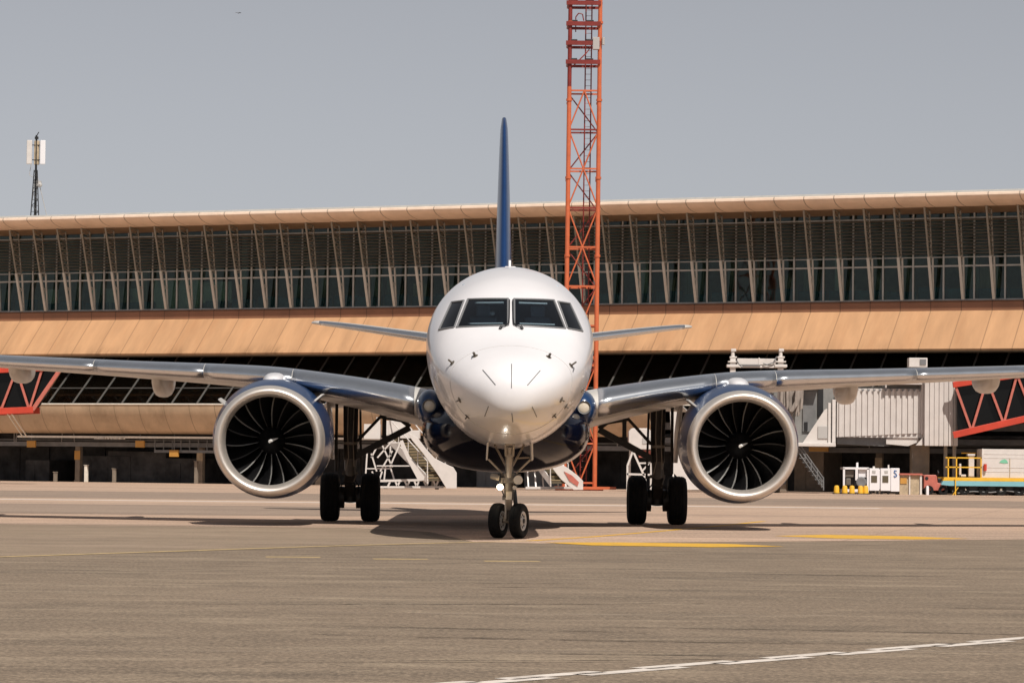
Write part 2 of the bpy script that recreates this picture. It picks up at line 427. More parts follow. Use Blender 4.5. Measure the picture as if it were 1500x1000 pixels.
wt = [(1.2, 12.0, 6.0, 2.35, .135, 4.2), (2.0, 12.4, 5.45, 2.55, .133, 4.2), (3.5, 13.15, 4.55, 2.84, .128, 3.9), (5.0, 13.95, 3.95, 3.05, .12, 3.2), (8.0, 15.45, 3.15, 3.225, .112, 2.4),
      (11.0, 16.95, 2.55, 3.385, .11, 1.2), (16.0, 19.45, 1.55, 3.72, .105, .6), (16.6, 19.95, 1.05, 3.78, .1, .5), (16.85, 20.5, .5, 3.81, .09, .5)]
def wsec(x, sg, **k):
    yle, ch, z, tc, inc = spline_tab(wt, x)
    pts = section(x * sg, yle, ch, z, tc, R(inc), **k); return pts
for sg in (-1, 1):
    st = [1.2 + .3 * i for i in range(50)] + [16.1, 16.35, 16.6, 16.75, 16.85]
    mb = MB(); mb.loft([wsec(x, sg) for x in st]); wing = mb.build('wing', M['grey_wing'], plane, smooth=40)
    cuts = [1.85, 4.40, 6.3, 8.75, 11.6, 14.0, 15.9] if sg < 0 else [1.85, 4.32, 5.62, 8.75, 11.35, 14.0, 15.9]
    for a, b in zip(cuts, cuts[1:]):
        mb = MB(); k = max(2, int((b - a) / .25)); xs = [a + .006 + (b - a - .012) * i / k for i in range(k + 1)]
        mb.loft([wsec(x, sg, up=.17, lo=.075, grow=.006) for x in xs], closed=False, cap=False)
        o = mb.build('slat', M['metal'], wing, smooth=40); so = o.modifiers.new('s', 'SOLIDIFY'); so.thickness = .005; so.offset = -1
    # blue root glove with landing light
    mb = MB(); rings = []
    for k in range(22):
        t = k / 21; y = 11.35 + 4.2 * t ** 1.6; q = min(1, (math.sqrt(max(0, 1 - (1 - min(1, t * 2.4)) ** 2)))) + .001
        cz = 2.40 + .02 * t; rings.append([V((sg * (1.52 + .04 * t) + .28 * q * math.cos(a), y, cz + .37 * q * math.sin(a))) for a in [2 * math.pi * i / 32 for i in range(32)]])
    mb.loft(rings); gl = mb.build('wing_root_fairing', M['blue'], plane, smooth=50)
    mb = MB(); mb.lathe([(0, .09), (.012, .11), (.1, .115)], 'y', 24, (sg * 1.535, 11.325, 2.42), cap0=True); l_ = mb.build('landing_light', M['lens'], plane, smooth=40)
    mb = MB(); mb.lathe([(-.012, .112), (-.03, .13), (.12, .14)], 'y', 24, (sg * 1.535, 11.325, 2.42)); mb.build('lamp_ring', M['seal'], l_, smooth=40)
    # flap track fairings
    for x, zb, w, L in ((7.45, 2.66, .168, 3.4), (10.72, 2.96, .165, 3.0)):
        yle, ch, z, tc, inc = spline_tab(wt, x); mb = MB(); rings = []
        y0 = yle + ch * .32; zt = z - .02
        for k in range(26):
            t = k / 25; y = y0 + L * t; q = math.sqrt(max(0, 1 - (1 - min(1, t * 2.6)) ** 2)) if t < .385 else math.sqrt(max(.0, 1 - ((t - .385) / .615) ** 2.6))
            q = max(q, .02); d = (zt - zb) * q
            prof = [(-1, 0), (-1, -.35), (-.97, -.6), (-.86, -.8), (-.66, -.93), (-.35, -.99), (0, -1), (.35, -.99), (.66, -.93), (.86, -.8), (.97, -.6), (1, -.35), (1, 0)]
            rings.append([V((sg * x + px * w * (.35 + .65 * q), y, zt + pz * d)) for px, pz in prof])
        mb.loft(rings); mb.build('flap_track_fairing', M['grey_wing'], wing, smooth=45)
    # pylon
    mb = MB(); rings = []
    for k in range(16):
        t = k / 15; y = 12.9 + 3.0 * t; q = math.sqrt(max(.0004, 1 - (1 - min(1, t * 2.2)) ** 2))
        zt = 2.85 + .28 * q; hw = .285 * q if t < .5 else .285 - .1 * (t - .5)
        rings.append([V((sg * 4.76 + hw * math.copysign(abs(math.cos(a)) ** .75, math.cos(a)), y, 2.80 + (zt - 2.80) * (.1 * math.sin(a) if math.sin(a) < 0 else math.sin(a) ** .75))) for a in [2 * math.pi * i / 28 for i in range(28)]])
    mb.loft(rings); mb.build('pylon', M['white'], plane, smooth=50)

# --- engines
def make_engine(loc):
    mb = MB(); prof = [(.36, 1.108), (.7, 1.165), (1.15, 1.21), (1.7, 1.22), (2.3, 1.18), (2.9, 1.08), (3.5, .93), (3.45, .90), (2.6, .92)]
    mb.lathe(prof, 'y', 72); mb.v = [V((p.x, p.y, p.z + .03 * min(1, p.y / 1.5))) for p in mb.v]
    eng = mb.build('engine', M['blue'], plane, smooth=40, fixn=True); eng.location = loc; eng.rotation_euler.x = R(1.4)
    mb = MB(); lp = [(.36, 1.112), (.2, 1.098), (.09, 1.072), (.03, 1.042), (0, 1.008), (.012, .972), (.06, .935), (.15, .905), (.28, .892), (.38, .885)]
    mb.lathe(lp, 'y', 72); mb.build('inlet_lip', M['lip'], eng, smooth=60)
    mb = MB(); mb.lathe([(.38, .887), (.6, .90), (1.0, .93), (1.6, .935)], 'y', 56); mb.lathe([(1.6, .935), (1.6, .01)], 'y', 56); mb.build('inlet_duct', M['liner'], eng, smooth=50)
    mb = MB(); mb.lathe([(.62, .004), (.66, .05), (.74, .12), (.86, .20), (1.0, .27), (1.25, .32), (1.4, .33)], 'y', 40); sp = mb.build('spinner', M['blade'], eng, smooth=60)
    mb = MB()                                   # white comma mark on the spinner
    def sp_r(y):
        return lerp_tab([(.62, .004), (.66, .05), (.74, .12), (.86, .20), (1.0, .27), (1.25, .32)], y)[0]
    row = []
    for k in range(9):
        t = k / 8; y = .645 + .14 * t; r = sp_r(y) + .004; a = R(205) - R(0) + t * R(-10) if t < .35 else R(25) + (t - .35) * R(50); w = .022 * math.sin(math.pi * min(1, .2 + t * .8)) + .006
    pts = [(-.045, -.03), (-.02, -.05), (.03, -.02), (.13, .035), (.15, .055), (.10, .05), (.0, .03), (-.04, .01)]
    top = []
    for x, z in pts:
        r = math.hypot(x, z); y = next((yy / 1000 for yy in range(620, 900) if sp_r(yy / 1000) >= r), .8); top.append(V((x, y - .035, z)))
    cx = V((.02, .60, 0)); mb.add([cx] + top, [(0, i + 1, (i + 1) % 8 + 1) for i in range(8)]); mb.build('spinner_mark', M['markw'], sp)
    # fan blade: a twisted sheet with a bare metal leading edge
    def blade():
        mb = MB(); n = 12; rows = []
        for i in range(n + 1):
            t = i / n; r = .27 + .65 * t
            stag = R(28 + 34 * t); ch = .26 + .10 * math.sin(math.pi * min(1, t * .9)); sweep = .05 * t - .10 * t * t * t; yl = .98 - .05 * math.sin(math.pi * t)
            row = []
            for u in (0, .10, .17, .4, .7, 1):
                ax = yl + u * ch * math.cos(stag); tg = sweep * -1 + u * ch * math.sin(stag) * .95
                th = .010 * math.sin(math.pi * min(1, .12 + u)) + .002
                row.append((ax, tg, r, th))
            rows.append(row)
        def pt(ax, tg, r):
            a = tg / r; return V((r * math.sin(a), ax, r * math.cos(a)))
        for side in (0, 1):
            for i in range(n):
                for j in range(5):
                    q = []
                    for (ii, jj) in ((i, j), (i, j + 1), (i + 1, j + 1), (i + 1, j)):
                        ax, tg, r, th = rows[ii][jj]
                        q.append(pt(ax + (th if side else -th), tg, r))
                    mb.cur = 1 if j < 1 else 0; mb.add(q, [(0, 1, 2, 3) if not side else (3, 2, 1, 0)])
        return mb
    b0 = blade().build('fan_blade', [M['blade'], M['bladeedge']], eng, smooth=45, fixn=False)
    unlit_edge = b0.data.copy(); unlit_edge.materials[1] = M['bladeedge_unlit']
    for k in range(1, 18):
        c = b0.copy(); COL.objects.link(c); c.parent = eng; c.rotation_euler.y = 2 * math.pi * k / 18 + random.uniform(-.01, .01)
        if k in (1, 2, 4, 6, 12, 14, 17): c.data = unlit_edge
    mb = MB(); mb.lathe([(2.6, .62), (3.6, .60), (4.2, .5), (4.7, .40), (4.65, .38)], 'y', 40); mb.lathe([(4.3, .3), (4.9, .22), (5.4, .03)], 'y', 30, cap1=True); mb.build('exhaust_nozzle', M['lip'], eng, smooth=50)
    return eng
def chine(eng, ang, sg):
    a = R(ang); mb = MB(); d = V((math.cos(a), 0, math.sin(a))); t = V((-math.sin(a), 0, math.cos(a)))
    p = [d * 1.13 + V((0, .75, 0)), d * 1.37 + V((0, 1.05, 0)), d * 1.39 + V((0, 1.75, 0)), d * 1.17 + V((0, 1.95, 0))]
    mb.prism([q - t * .02 for q in p], t * .04); mb.build('nacelle_chine', M['vent'], eng, bevel=.008)
eL = make_engine(V((-4.735, 11.75, 1.69)))
eR = copy_tree(eL, plane); eR.location = V((4.735, 11.75, 1.69))
for c_ in eR.children:
    if c_.name.startswith('fan_blade'): c_.rotation_euler.y += R(7)
chine(eL, 143, -1); chine(eL, 43, -1); chine(eR, 139, 1)

# --- tail
def fsec(z, yle, ch, t):
    return [V((sg * thick(v, t) * ch, yle + v * ch, z)) for v, sg in [(v, 1) for v in reversed(XS)] + [(v, -1) for v in XS[1:-1]]]
mb = MB(); fr = []
for k in range(20):
    t = k / 19; z = 4.5 + 6.0 * t; yle, ch, tc = spline_tab([(4.5, 25.4, 7.2, .072), (5.2, 26.6, 6.3, .08), (7.5, 29.2, 4.6, .078), (10.1, 31.9, 2.9, .070), (10.4, 32.3, 2.4, .066), (10.5, 32.8, 1.7, .07)], z)
    fr.append(fsec(z, yle, ch, tc))
mb.loft(fr); mb.build('tail_fin', M['finblue'], plane, smooth=40)
for sg in (-1, 1):
    tt = [(.5, 29.6, 3.4, 4.33, .095), (1.4, 30.3, 2.9, 4.45, .093), (4.7, 32.6, 1.5, 4.95, .09), (5.0, 33.0, 1.0, 4.99, .085), (5.08, 33.3, .6, 5.0, .08)]
    sts = [.5 + .25 * i for i in range(17)] + [4.7, 4.85, 5.0, 5.08]
    mb = MB(); mb.loft([section(x * sg, *[*spline_tab(tt, x)][:4], R(-1)) for x in sts]); tp = mb.build('tailplane', M['grey_wing'], plane, smooth=40)
    mb = MB(); mb.loft([section(x * sg, *[*spline_tab(tt, x)][:4], R(-1), up=.1, lo=.07, grow=.006) for x in sts[3:-2]], closed=False, cap=False)
    o = mb.build('leading_edge', M['metal'], tp, smooth=40); so = o.modifiers.new('s', 'SOLIDIFY'); so.thickness = .005; so.offset = -1

# --- wheels
def tyre(mb, c, r, w, n=40):
    prof = [(-.36, .56), (-.47, .64), (-.5, .78), (-.46, .90), (-.36, .965), (-.25, .99), (-.2, .992), (-.19, .972), (-.17, .972), (-.16, .996), (-.03, 1), (-.02, .98), (.02, .98), (.03, 1), (.16, .996), (.17, .972), (.19, .972), (.2, .992), (.25, .99), (.36, .965), (.46, .90), (.5, .78), (.47, .64), (.36, .56)]
    mb.lathe([(a * w, b * r) for a, b in prof], 'x', n, c); return mb
def hub(mb, c, r, w, out=1):
    mb.lathe([(-.3 * w, .56 * r), (-.3 * w, .3 * r), (-.36 * w, .01)], 'x', 28, c)
    mb.lathe([(.34 * w, .57 * r), (.40 * w, .54 * r), (.40 * w, .47 * r), (.30 * w, .42 * r), (.28 * w, .24 * r), (.40 * w, .2 * r), (.42 * w, .01)], 'x', 28, c); return mb
for sg in (-1, 1):
    gx = sg * 3.35; gy = 17.95; az = .53
    mb = MB(); mb.tube((gx, gy - .15, 1.35), (gx, gy - .25, 2.8), .15, .17, 20); mb.tube((gx, gy - .1, .75), (gx, gy - .15, 1.4), .10, .105, 18)
    mb.tube((gx + sg * .31, gy - .2, 1.1), (gx + sg * .31, gy - .2, 2.75), .035, .035, 10); mb.tube((gx - .24 * sg, gy - .2, 1.0), (gx - .2 * sg, gy - .2, 2.6), .025, .025, 8)
    mb.tube((gx - .42, gy, az), (gx + .42, gy, az), .09, .09, 16); mb.tube((gx, gy - .02, az - .1), (gx, gy - .08, .85), .14, .12, 16)
    mb.bar((gx, gy - .26, 1.0), (gx, gy - .42, .82), .22, .06); mb.bar((gx, gy - .42, .82), (gx, gy - .15, .58), .2, .06)
    for k in (-1, 1):
        mb.tube((gx + k * .15, gy - .2, .58), (gx + k * .15, gy - .25, .75), .035, .035, 8)
        mb.path([V((gx + k * .2, gy - .14, .62)), V((gx + k * .19, gy - .2, .78)), V((gx + k * .12, gy - .25, .88)), V((gx + k * .1, gy - .2, 1.3))], .014, 6)
        mb.lathe([(-.06, .2), (-.06, .24), (.06, .24), (.06, .2)], 'x', 20, (gx + k * .19, gy, az))
    gear = mb.build('main_gear', M['darkgear'], plane, smooth=40)
    mb = MB(); mb.tube((gx, gy - .2, .98), (gx, gy - .17, 1.36), .12, .135, 18); mb.tube((gx - .17, gy - .22, 1.05), (gx + .17, gy - .22, 1.05), .04, .04, 10)
    mb.path([V((gx + .1, gy - .32, 1.3)), V((gx + .13, gy - .36, 1.0)), V((gx + .07, gy - .42, .8))], .018, 6); mb.build('shock_collar', M['gear'], gear, smooth=40)
    mb = MB(); mb.lathe([(-.03, .155), (.03, .155)], 'z', 20, (gx, gy - .19, 1.7)); mb.path([V((gx - .05, gy - .42, 2.5)), V((gx - .06, gy - .40, 1.9)), V((gx - .03, gy - .38, 1.4)), V((gx - .1, gy - .4, 1.1))], .012, 6)
    mb.path([V((gx + .08, gy - .42, 2.5)), V((gx + .06, gy - .40, 1.8)), V((gx + .09, gy - .38, 1.2))], .010, 6); mb.build('hydraulic_line', M['gearlight'], gear, smooth=40)
    for k in (-1, 1):
        mb = tyre(MB(), (gx + k * .44, gy, az), .53, .41); ty = mb.build('tyre', M['rubber'], gear, smooth=35)
        mb = hub(MB(), (gx + k * .44, gy, az), .53, .41); mb.build('wheel_hub', M['gear'], gear, smooth=35)
    mb = MB(); mb.bar((sg * 3.25, gy - .2, 1.42), (sg * 2.06, gy - .2, 2.06), .10, .14); mb.bar((sg * 2.06, gy - .2, 2.08), (sg * 2.6, gy - .2, 2.5), .07, .1)
    mb.bar((sg * 2.62, gy - .15, 1.72), (sg * 2.62, gy - .15, 2.42), .09, .09); mb.tube((sg * 2.7, gy - .15, 2.28), (sg * 2.25, gy - .15, 2.2), .03)
    mb.tube((sg * 3.2, gy - .3, 1.75), (sg * 2.55, gy - .3, 2.45), .035); mb.build('side_brace', M['darkgear'], gear, bevel=.01)
    mb = MB(); d0 = sg * 3.72
    mb.prism([(d0, gy - .55, 1.35), (d0, gy + .45, 1.35), (d0 + sg * .03, gy + .6, 2.0), (d0 + sg * .12, gy + .6, 2.78), (d0 + sg * .12, gy - .6, 2.78)], (sg * .045, 0, 0))
    mb.build('gear_door', M['grey_wing'], gear, bevel=.01)
    mb = MB(); mb.prism([(sg * 3.1, gy - .75, 2.60), (sg * 3.75, gy - .75, 2.66), (sg * 4.05, gy + .5, 2.47), (sg * 3.1, gy + .5, 2.5)], (0, 0, .03)); mb.build('gear_bay_panel', M['grey_wing'], gear)

# --- nose gear
ny = 3.15; az = .305
mb = MB()
mb.tube((0, ny, .72), (0, ny - .02, 1.15), .085, .09, 20); mb.tube((0, ny, .3), (0, ny, .75), .055, .06, 16)
mb.lathe([(.66, .1), (.66, .115), (.74, .115), (.74, .1)], 'z', 20, (0, ny, 0)); mb.tube((0, ny - .02, 1.05), (0, ny - .04, 1.6), .07, .075, 18)
mb.lathe([(1.0, .105), (1.0, .13), (1.12, .13), (1.12, .1)], 'z', 20, (0, ny - .02, 0)); mb.bar((-.14, ny - .1, 1.0), (.14, ny - .1, 1.0), .07, .09)
mb.tube((-.2, ny - .05, 1.08), (.2, ny - .05, 1.08), .035, .035, 10)
ng = mb.build('nose_gear', M['gear'], plane, smooth=40)
mb = MB(); mb.tube((0, ny - .12, 1.06), (0, ny - .32, 1.58), .045, .055, 12); mb.bar((-.06, ny - .30, 1.42), (-.07, ny - .36, 1.62), .035, .05); mb.bar((.06, ny - .30, 1.42), (.07, ny - .36, 1.62), .035, .05)
mb.bar((-.07, ny - .36, 1.62), (.07, ny - .36, 1.62), .04, .05); mb.bar((-.06, ny - .30, 1.42), (.06, ny - .30, 1.42), .04, .05); mb.build('drag_strut', M['gearlight'], ng, smooth=40)
mb = MB()
for k in (-1, 1):
    mb.tube((k * .03, ny + .1, 1.2), (k * .26, ny + .25, 1.62), .02, .02, 8); mb.tube((k * .12, ny - .05, 1.12), (k * .36, ny - .1, 1.36), .018, .018, 8)
mb.tube((.1, ny + .2, 1.38), (.36, ny + .2, 1.40), .014, .014, 8); mb.build('door_rod', M['gearlight'], ng, smooth=40)
mb = MB(); a = R(-20); 
mb.tube((-.05, ny - .1, .70), (-.055, ny - .12, .34), .022, .022, 10); mb.bar((-.0, ny - .1, .8), (.0, ny - .2, .66), .1, .04); mb.bar((0, ny - .2, .66), (0, ny - .07, .5), .09, .035)
mb.tube((-.3, ny - .02, 1.07), (-.16, ny - .1, 1.04), .05, .05, 12); mb.build('torque_link', M['gearlight'], ng, smooth=40)
mb = MB(); mb.path([V((.1, ny - .13, 1.05)), V((.14, ny - .14, .92)), V((.09, ny - .13, .8)), V((.1, ny - .12, .62)), V((.06, ny - .1, .5))], .012, 6)
mb.path([V((-.1, ny - .13, 1.0)), V((-.13, ny - .13, .85)), V((-.08, ny - .12, .72))], .012, 6); mb.tube((.08, ny + .02, .84), (.12, ny - .02, .6), .05, .035, 10); mb.build('hydraulic_hose', M['dark'], ng, smooth=40)
mb = MB(); q = Matrix.Rotation(a, 4, 'Z')
for k in (-1, 1):
    b_ = tyre(MB(), (k * .19, 0, 0), .305, .2, 36); b_.v = [q @ p + V((0, ny, az)) for p in b_.v]; b_.build('tyre', M['rubber'], ng, smooth=35)
    b_ = hub(MB(), (k * .19, 0, 0), .305, .2); b_.v = [q @ p + V((0, ny, az)) for p in b_.v]; b_.build('wheel_hub', M['hub'], ng, smooth=35)
    b_ = MB(); b_.lathe([(.085, .045), (.1, .04), (.1, .001)], 'x', 14, (k * .19, 0, 0)); 
    for j in range(8): t = j * math.pi / 4; b_.tube((k * .19 + .06, .105 * math.cos(t), .105 * math.sin(t)), (k * .19 + .066, .105 * math.cos(t), .105 * math.sin(t)), .022, .022, 10)
    b_.v = [q @ p + V((0, ny, az)) for p in b_.v]; b_.build('hub_cap', M['dark'], ng, smooth=40)
b_ = MB(); b_.tube((-.2, 0, 0), (.2, 0, 0), .04, .04, 12); b_.v = [q @ p + V((0, ny, az)) for p in b_.v]; b_.build('axle', M['gearlight'], ng, smooth=40)
mb = MB(); mb.lathe([(0, .05), (.01, .055), (.06, .05), (.1, .03)], 'y', 20, (-.155, ny - .22, .885), cap0=True, cap1=True); lt = mb.build('taxi_light', M['lamp'], ng, smooth=40); lt['label'] = 'lit white taxi light'
mb = MB(); mb.lathe([(0, .001), (-.012, .026), (0, .034), (.02, .034)], 'y', 18, (-.155, ny - .232, .885)); mb.build('lamp_filament', M['core'], ng, smooth=50)
mb = MB(); mb.lathe([(0, .075), (.015, .08), (.1, .06), (.14, .03)], 'y', 24, (.155, ny - .2, 1.01), cap0=True, cap1=True); mb.build('taxi_light', M['lens'], ng, smooth=40)
mb = MB(); mb.lathe([(0, .032), (.01, .036), (.08, .03)], 'y', 16, (.10, ny - .22, .875), cap0=True, cap1=True); mb.build('small_lamp', M['lens'], ng, smooth=40)
mb = MB(); mb.tube((.155, ny - .15, .93), (.1, ny - .05, .93), .02); mb.tube((-.155, ny - .12, .89), (-.05, ny - .02, .93), .018); mb.tube((-.15, ny - .1, .9), (-.17, ny - .1, 1.12), .025); mb.tube((.155, ny - .09, 1.0), (.05, ny - .02, 1.05), .025); mb.build('lamp_bracket', M['dark'], ng, smooth=40)
for k in (-1, 1):
    mb = MB(); mb.prism([(k * .36, ny - 1.0, 1.64), (k * .375, ny - .8, 1.36), (k * .375, ny + .3, 1.34), (k * .36, ny + .6, 1.64)], (k * .03, 0, 0)); mb.build('gear_door', M['grey_wing'], ng, bevel=.008)

# ================================================================== TERMINAL
TH = math.atan2(-.4165, .909)
term = thing('terminal_building', 'long ochre terminal with overhanging roof, louvred window band and sloping awning', 'building', (0, 185, 0), rz=TH)
S0 = -52 * 1.0; NB = 58; S0 = -30 * PITCH; S1 = S0 + NB * PITCH
def s_of(px, o):
    u = (px - 750) / F
    return (u * (185 - .909 * o) + .4165 * o) / (.909 + .4165 * u)
mb = MB(); mb.ext([(3.35, 16.10), (-16, 17.0), (-16, 16.8), (3.0, 15.95)], S0, S1); mb.build('roof', M['roof'], term)
mb = MB(); mb.ext([(3.42, 16.04), (3.30, 16.15), (2.6, 16.19), (2.6, 16.14), (3.28, 16.11)], S0 + .02, S1 - .02); mb.build('roof_edge', M['roof'], term)
fp = [(1.75, 15.42), (2.2, 15.44), (2.7, 15.50), (3.1, 15.60), (3.4, 15.74), (3.52, 15.87), (3.50, 15.98), (3.36, 16.07)]
mb = MB(); mb.ext(fp + [(3.2, 15.98), (3.2, 15.82), (2.7, 15.62), (1.75, 15.52)], S0 + .01, S1 - .01); mb.build('fascia', M['fascia'], term, smooth=35)
mb = MB(); mb.ext([(1.76, 15.43), (1.76, 15.53), (-.3, 15.45), (-.3, 15.2), (.1, 15.2)], S0, S1); mb.build('soffit', M['soffit'], term)
mb = MB(); mb.ext([(.52, 9.9), (.52, 10.34), (.40, 10.44), (-.4, 10.44), (-.4, 9.9)], S0, S1); mb.build('parapet', M['parapet'], term)
mb = MB(); mb.ext([(.50, 9.895), (2.72, 7.74), (2.66, 7.64), (.3, 9.8)], S0, S1); mb.build('awning', M['awning'], term)
mb = MB(); mb.ext([(2.62, 7.66), (2.62, 7.6), (-.6, 7.6), (-.6, 7.7)], S0, S1); mb.build('awning_soffit', M['soffit'], term)
mb = MB(); mb.box(S0, S1, 5.5, 5.7, 10.3, 15.3); mb.box(S0, S1, .3, 5.5, 10.15, 10.3); mb.box(S0, S1, .3, 5.5, 15.3, 15.45); mb.build('interior', M['inside'], term)
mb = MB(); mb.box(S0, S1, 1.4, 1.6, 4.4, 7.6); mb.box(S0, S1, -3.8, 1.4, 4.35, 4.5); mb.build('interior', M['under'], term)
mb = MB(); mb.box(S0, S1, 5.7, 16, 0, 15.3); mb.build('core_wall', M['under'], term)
# bays
SL = (.35, 7.6, 4.02, 4.66)   # sloping glass: o,z top -> o,z bottom
for k in range(NB):
    s = S0 + k * PITCH
    if k == 0:
        mb = MB(); mb.box(.03, PITCH - .03, -.01, .01, 10.46, 15.2); win = mb.build('window', M['bglass'], term, loc=(0, 0, 0))
        mb = MB(); mb.box(-.045, .045, -.09, .05, 10.44, 15.22)
        for z, h in ((12.34, .09), (12.82, .05), (14.95, .07), (10.5, .08)): mb.box(.045, PITCH - .045, -.06, .04, z - h / 2, z + h / 2)
        mb.build('window_frame', M['frame'], win)
        win.location = (s, 0, 0); w0 = win
        mb = MB(); A0, A1 = V((0, -1.95, 15.42)), V((0, -.42, 10.5)); B0, B1 = V((0, -1.0, 15.42)), V((0, -.22, 10.5))
        tm = .535; Am, Bm = A0.lerp(A1, tm), B0.lerp(B1, tm)
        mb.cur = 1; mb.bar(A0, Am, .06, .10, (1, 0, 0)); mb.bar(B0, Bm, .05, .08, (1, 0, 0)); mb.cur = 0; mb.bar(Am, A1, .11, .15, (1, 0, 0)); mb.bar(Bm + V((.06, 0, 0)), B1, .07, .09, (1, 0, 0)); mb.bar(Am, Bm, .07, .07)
        pr = None; m_ = 17
        for i in range(m_):
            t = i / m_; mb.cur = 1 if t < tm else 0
            if t > tm and i % 3: continue
            a_ = A0.lerp(A1, t); b_ = B0.lerp(B1, min(1, t + .5 / m_)); mb.bar(a_, b_, .035, .04)
            mb.bar(b_, A0.lerp(A1, (i + 1) / m_), .035, .04)
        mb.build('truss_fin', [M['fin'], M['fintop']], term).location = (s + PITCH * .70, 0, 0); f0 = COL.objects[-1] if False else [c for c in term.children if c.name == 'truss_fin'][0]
        mb = MB(); mb.prism([(.03, -SL[0], SL[1]), (PITCH - .03, -SL[0], SL[1]), (PITCH - .03, -SL[2], SL[3]), (.03, -SL[2], SL[3])], (0, .012, .012)); lw = mb.build('sloping_window', M['bglass'], term)
        mb = MB(); mb.bar((0, -SL[0] - .02, SL[1]), (0, -SL[2] - .02, SL[3]), .06, .1, (1, 0, 0))
        t = .655; mb.bar((.04, -(SL[0] + (SL[2] - SL[0]) * t) - .01, SL[1] + (SL[3] - SL[1]) * t), (PITCH - .04, -(SL[0] + (SL[2] - SL[0]) * t) - .01, SL[1] + (SL[3] - SL[1]) * t), .06, .06)
        mb.build('glazing_bar', M['bar'], lw); lw.location = (s + PITCH * .2, 0, 0); l0 = lw
    else:
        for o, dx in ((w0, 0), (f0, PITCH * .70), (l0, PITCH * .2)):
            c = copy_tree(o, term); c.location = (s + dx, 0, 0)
mb = MB()
for i in range(11):
    z = 12.98 + i * .18; mb.prism([(S0, -.30, z), (S0, -.14, z + .09), (S0, -.14, z + .105), (S0, -.30, z + .015)], (S1 - S0, 0, 0))
mb.build('louvre', M['louvre'], term)
# blinds and partitions seen behind the glass
def strip(px0, px1, z0, z1, o, m, name):
    mb = MB(); mb.box(s_of(px0, o), s_of(px1, o), -o, -o + .05, z0, z1); mb.build(name, m, term)
for a, b, z0, z1, o in ((222, 292, 10.6, 12.3, -.5), (296, 338, 10.9, 12.2, -.6), (130, 205, 10.5, 11.9, -1.2), (60, 84, 10.5, 11.9, -1.), (350, 352, 10.5, 12.6, -.6)): strip(a, b, z0, z1, o, M['blind'], 'roller_blind')
M['curtain'] = mat('olive_curtain', (.42, .37, .26), .8, var=.35, vscale=2, stretch=(9, 1, .2))
M['curtaing'] = mat('grey_green_curtain', (.30, .34, .29), .8, var=.35, vscale=2, stretch=(7, 1, .2))
random.seed(3)
for k in range(NB):
    a = S0 + k * PITCH; u = random.random()
    mb = MB(); mb.box(a + .05, a + PITCH - .05, .35 + .2 * (k % 3), .4 + .2 * (k % 3), 10.3, 11.0 + random.choice((0, .12, .25, .1))); mb.build('partition', M['blueblind'], term)
    if u < .55:
        mb = MB(); a0 = a + random.uniform(0, .8); a1 = min(a + PITCH, a0 + random.uniform(.35, 1.2)); mb.box(a0, a1, .9, .95, 10.3, random.choice((12.6, 12.3, 13.2, 11.9))); mb.build('curtain', M['curtain' if u < .25 else 'curtaing'], term)
    if u > .7:
        mb = MB(); a0 = a + random.uniform(0, .8); mb.box(a0, a0 + random.uniform(.2, .7), 1.4, 1.5, 10.3, 15.0); mb.build('interior_column', M['blind' if u > .9 else 'inside'], term)
# lower cladding, ledge, undercroft
SC = s_of(955, 3.5)
mb = MB(); mb.ext([(4.05, 4.64), (4.0, 4.35), (3.85, 4.0), (3.6, 3.6), (3.25, 3.2), (2.85, 2.93), (2.6, 2.93), (2.6, 4.3)], S0, SC); mb.build('lower_cladding', M['clad'], term, smooth=35)
mb = MB(); mb.ext([(4.09, 4.65), (4.09, 4.71), (3.9, 4.73), (3.9, 4.66)], S0, S1); mb.build('sill', M['ledge'], term)
mb = MB(); a, b = s_of(28, 3.0), s_of(600, 3.0); mb.ext([(3.05, 2.66), (3.05, 2.78), (2.5, 2.80), (2.5, 2.66)], a, b)
random.seed(5)
for i in range(26):
    x = s_of(140 + random.uniform(0, 42), 3.05); mb.box(x, x + .07 + random.random() * .1, -3.1, -3.0, 2.6, 2.66 + random.uniform(0, .1))
mb.build('ledge', M['ledge'], term)
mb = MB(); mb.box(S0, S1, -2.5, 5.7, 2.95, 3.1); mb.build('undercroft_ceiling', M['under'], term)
mb = MB(); mb.box(S0, S1, 3.0, 3.3, 0, 2.95)
for i in range(24):
    x = S0 + 3 + i * 4.1; mb.box(x, x + .9, 2.95, 3.0, 0, 2.05); mb.box(x + 1.6, x + 3.1, 2.92, 3.0, 1.0, 2.1)
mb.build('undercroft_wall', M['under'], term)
mb = MB(); mb.ext([(2.2, 2.15), (2.2, 2.42), (2.0, 2.42), (2.0, 2.15)], S0, S1); mb.ext([(1.2, 2.5), (1.2, 2.6), (1.0, 2.6), (1.0, 2.5)], S0, S1)
a, b = s_of(228, 2.6), s_of(330, 2.6); mb.box(a, b, -2.6, -2.5, 1.82, 1.98)
for i in range(9): x = a + (b - a) * i / 8; mb.box(x, x + .04, -2.58, -2.52, 1.98, 2.6)
mb.build('service_beam', M['beam'], term)
mb = MB(); mb.ext([(2.6, 3.35), (2.6, 3.75), (2.3, 3.75), (2.3, 3.35)], SC + .05, S1); mb.ext([(2.9, 2.6), (2.9, 2.9), (2.6, 2.9), (2.6, 2.6)], SC + .05, S1); mb.build('service_beam', M['beam'], term)
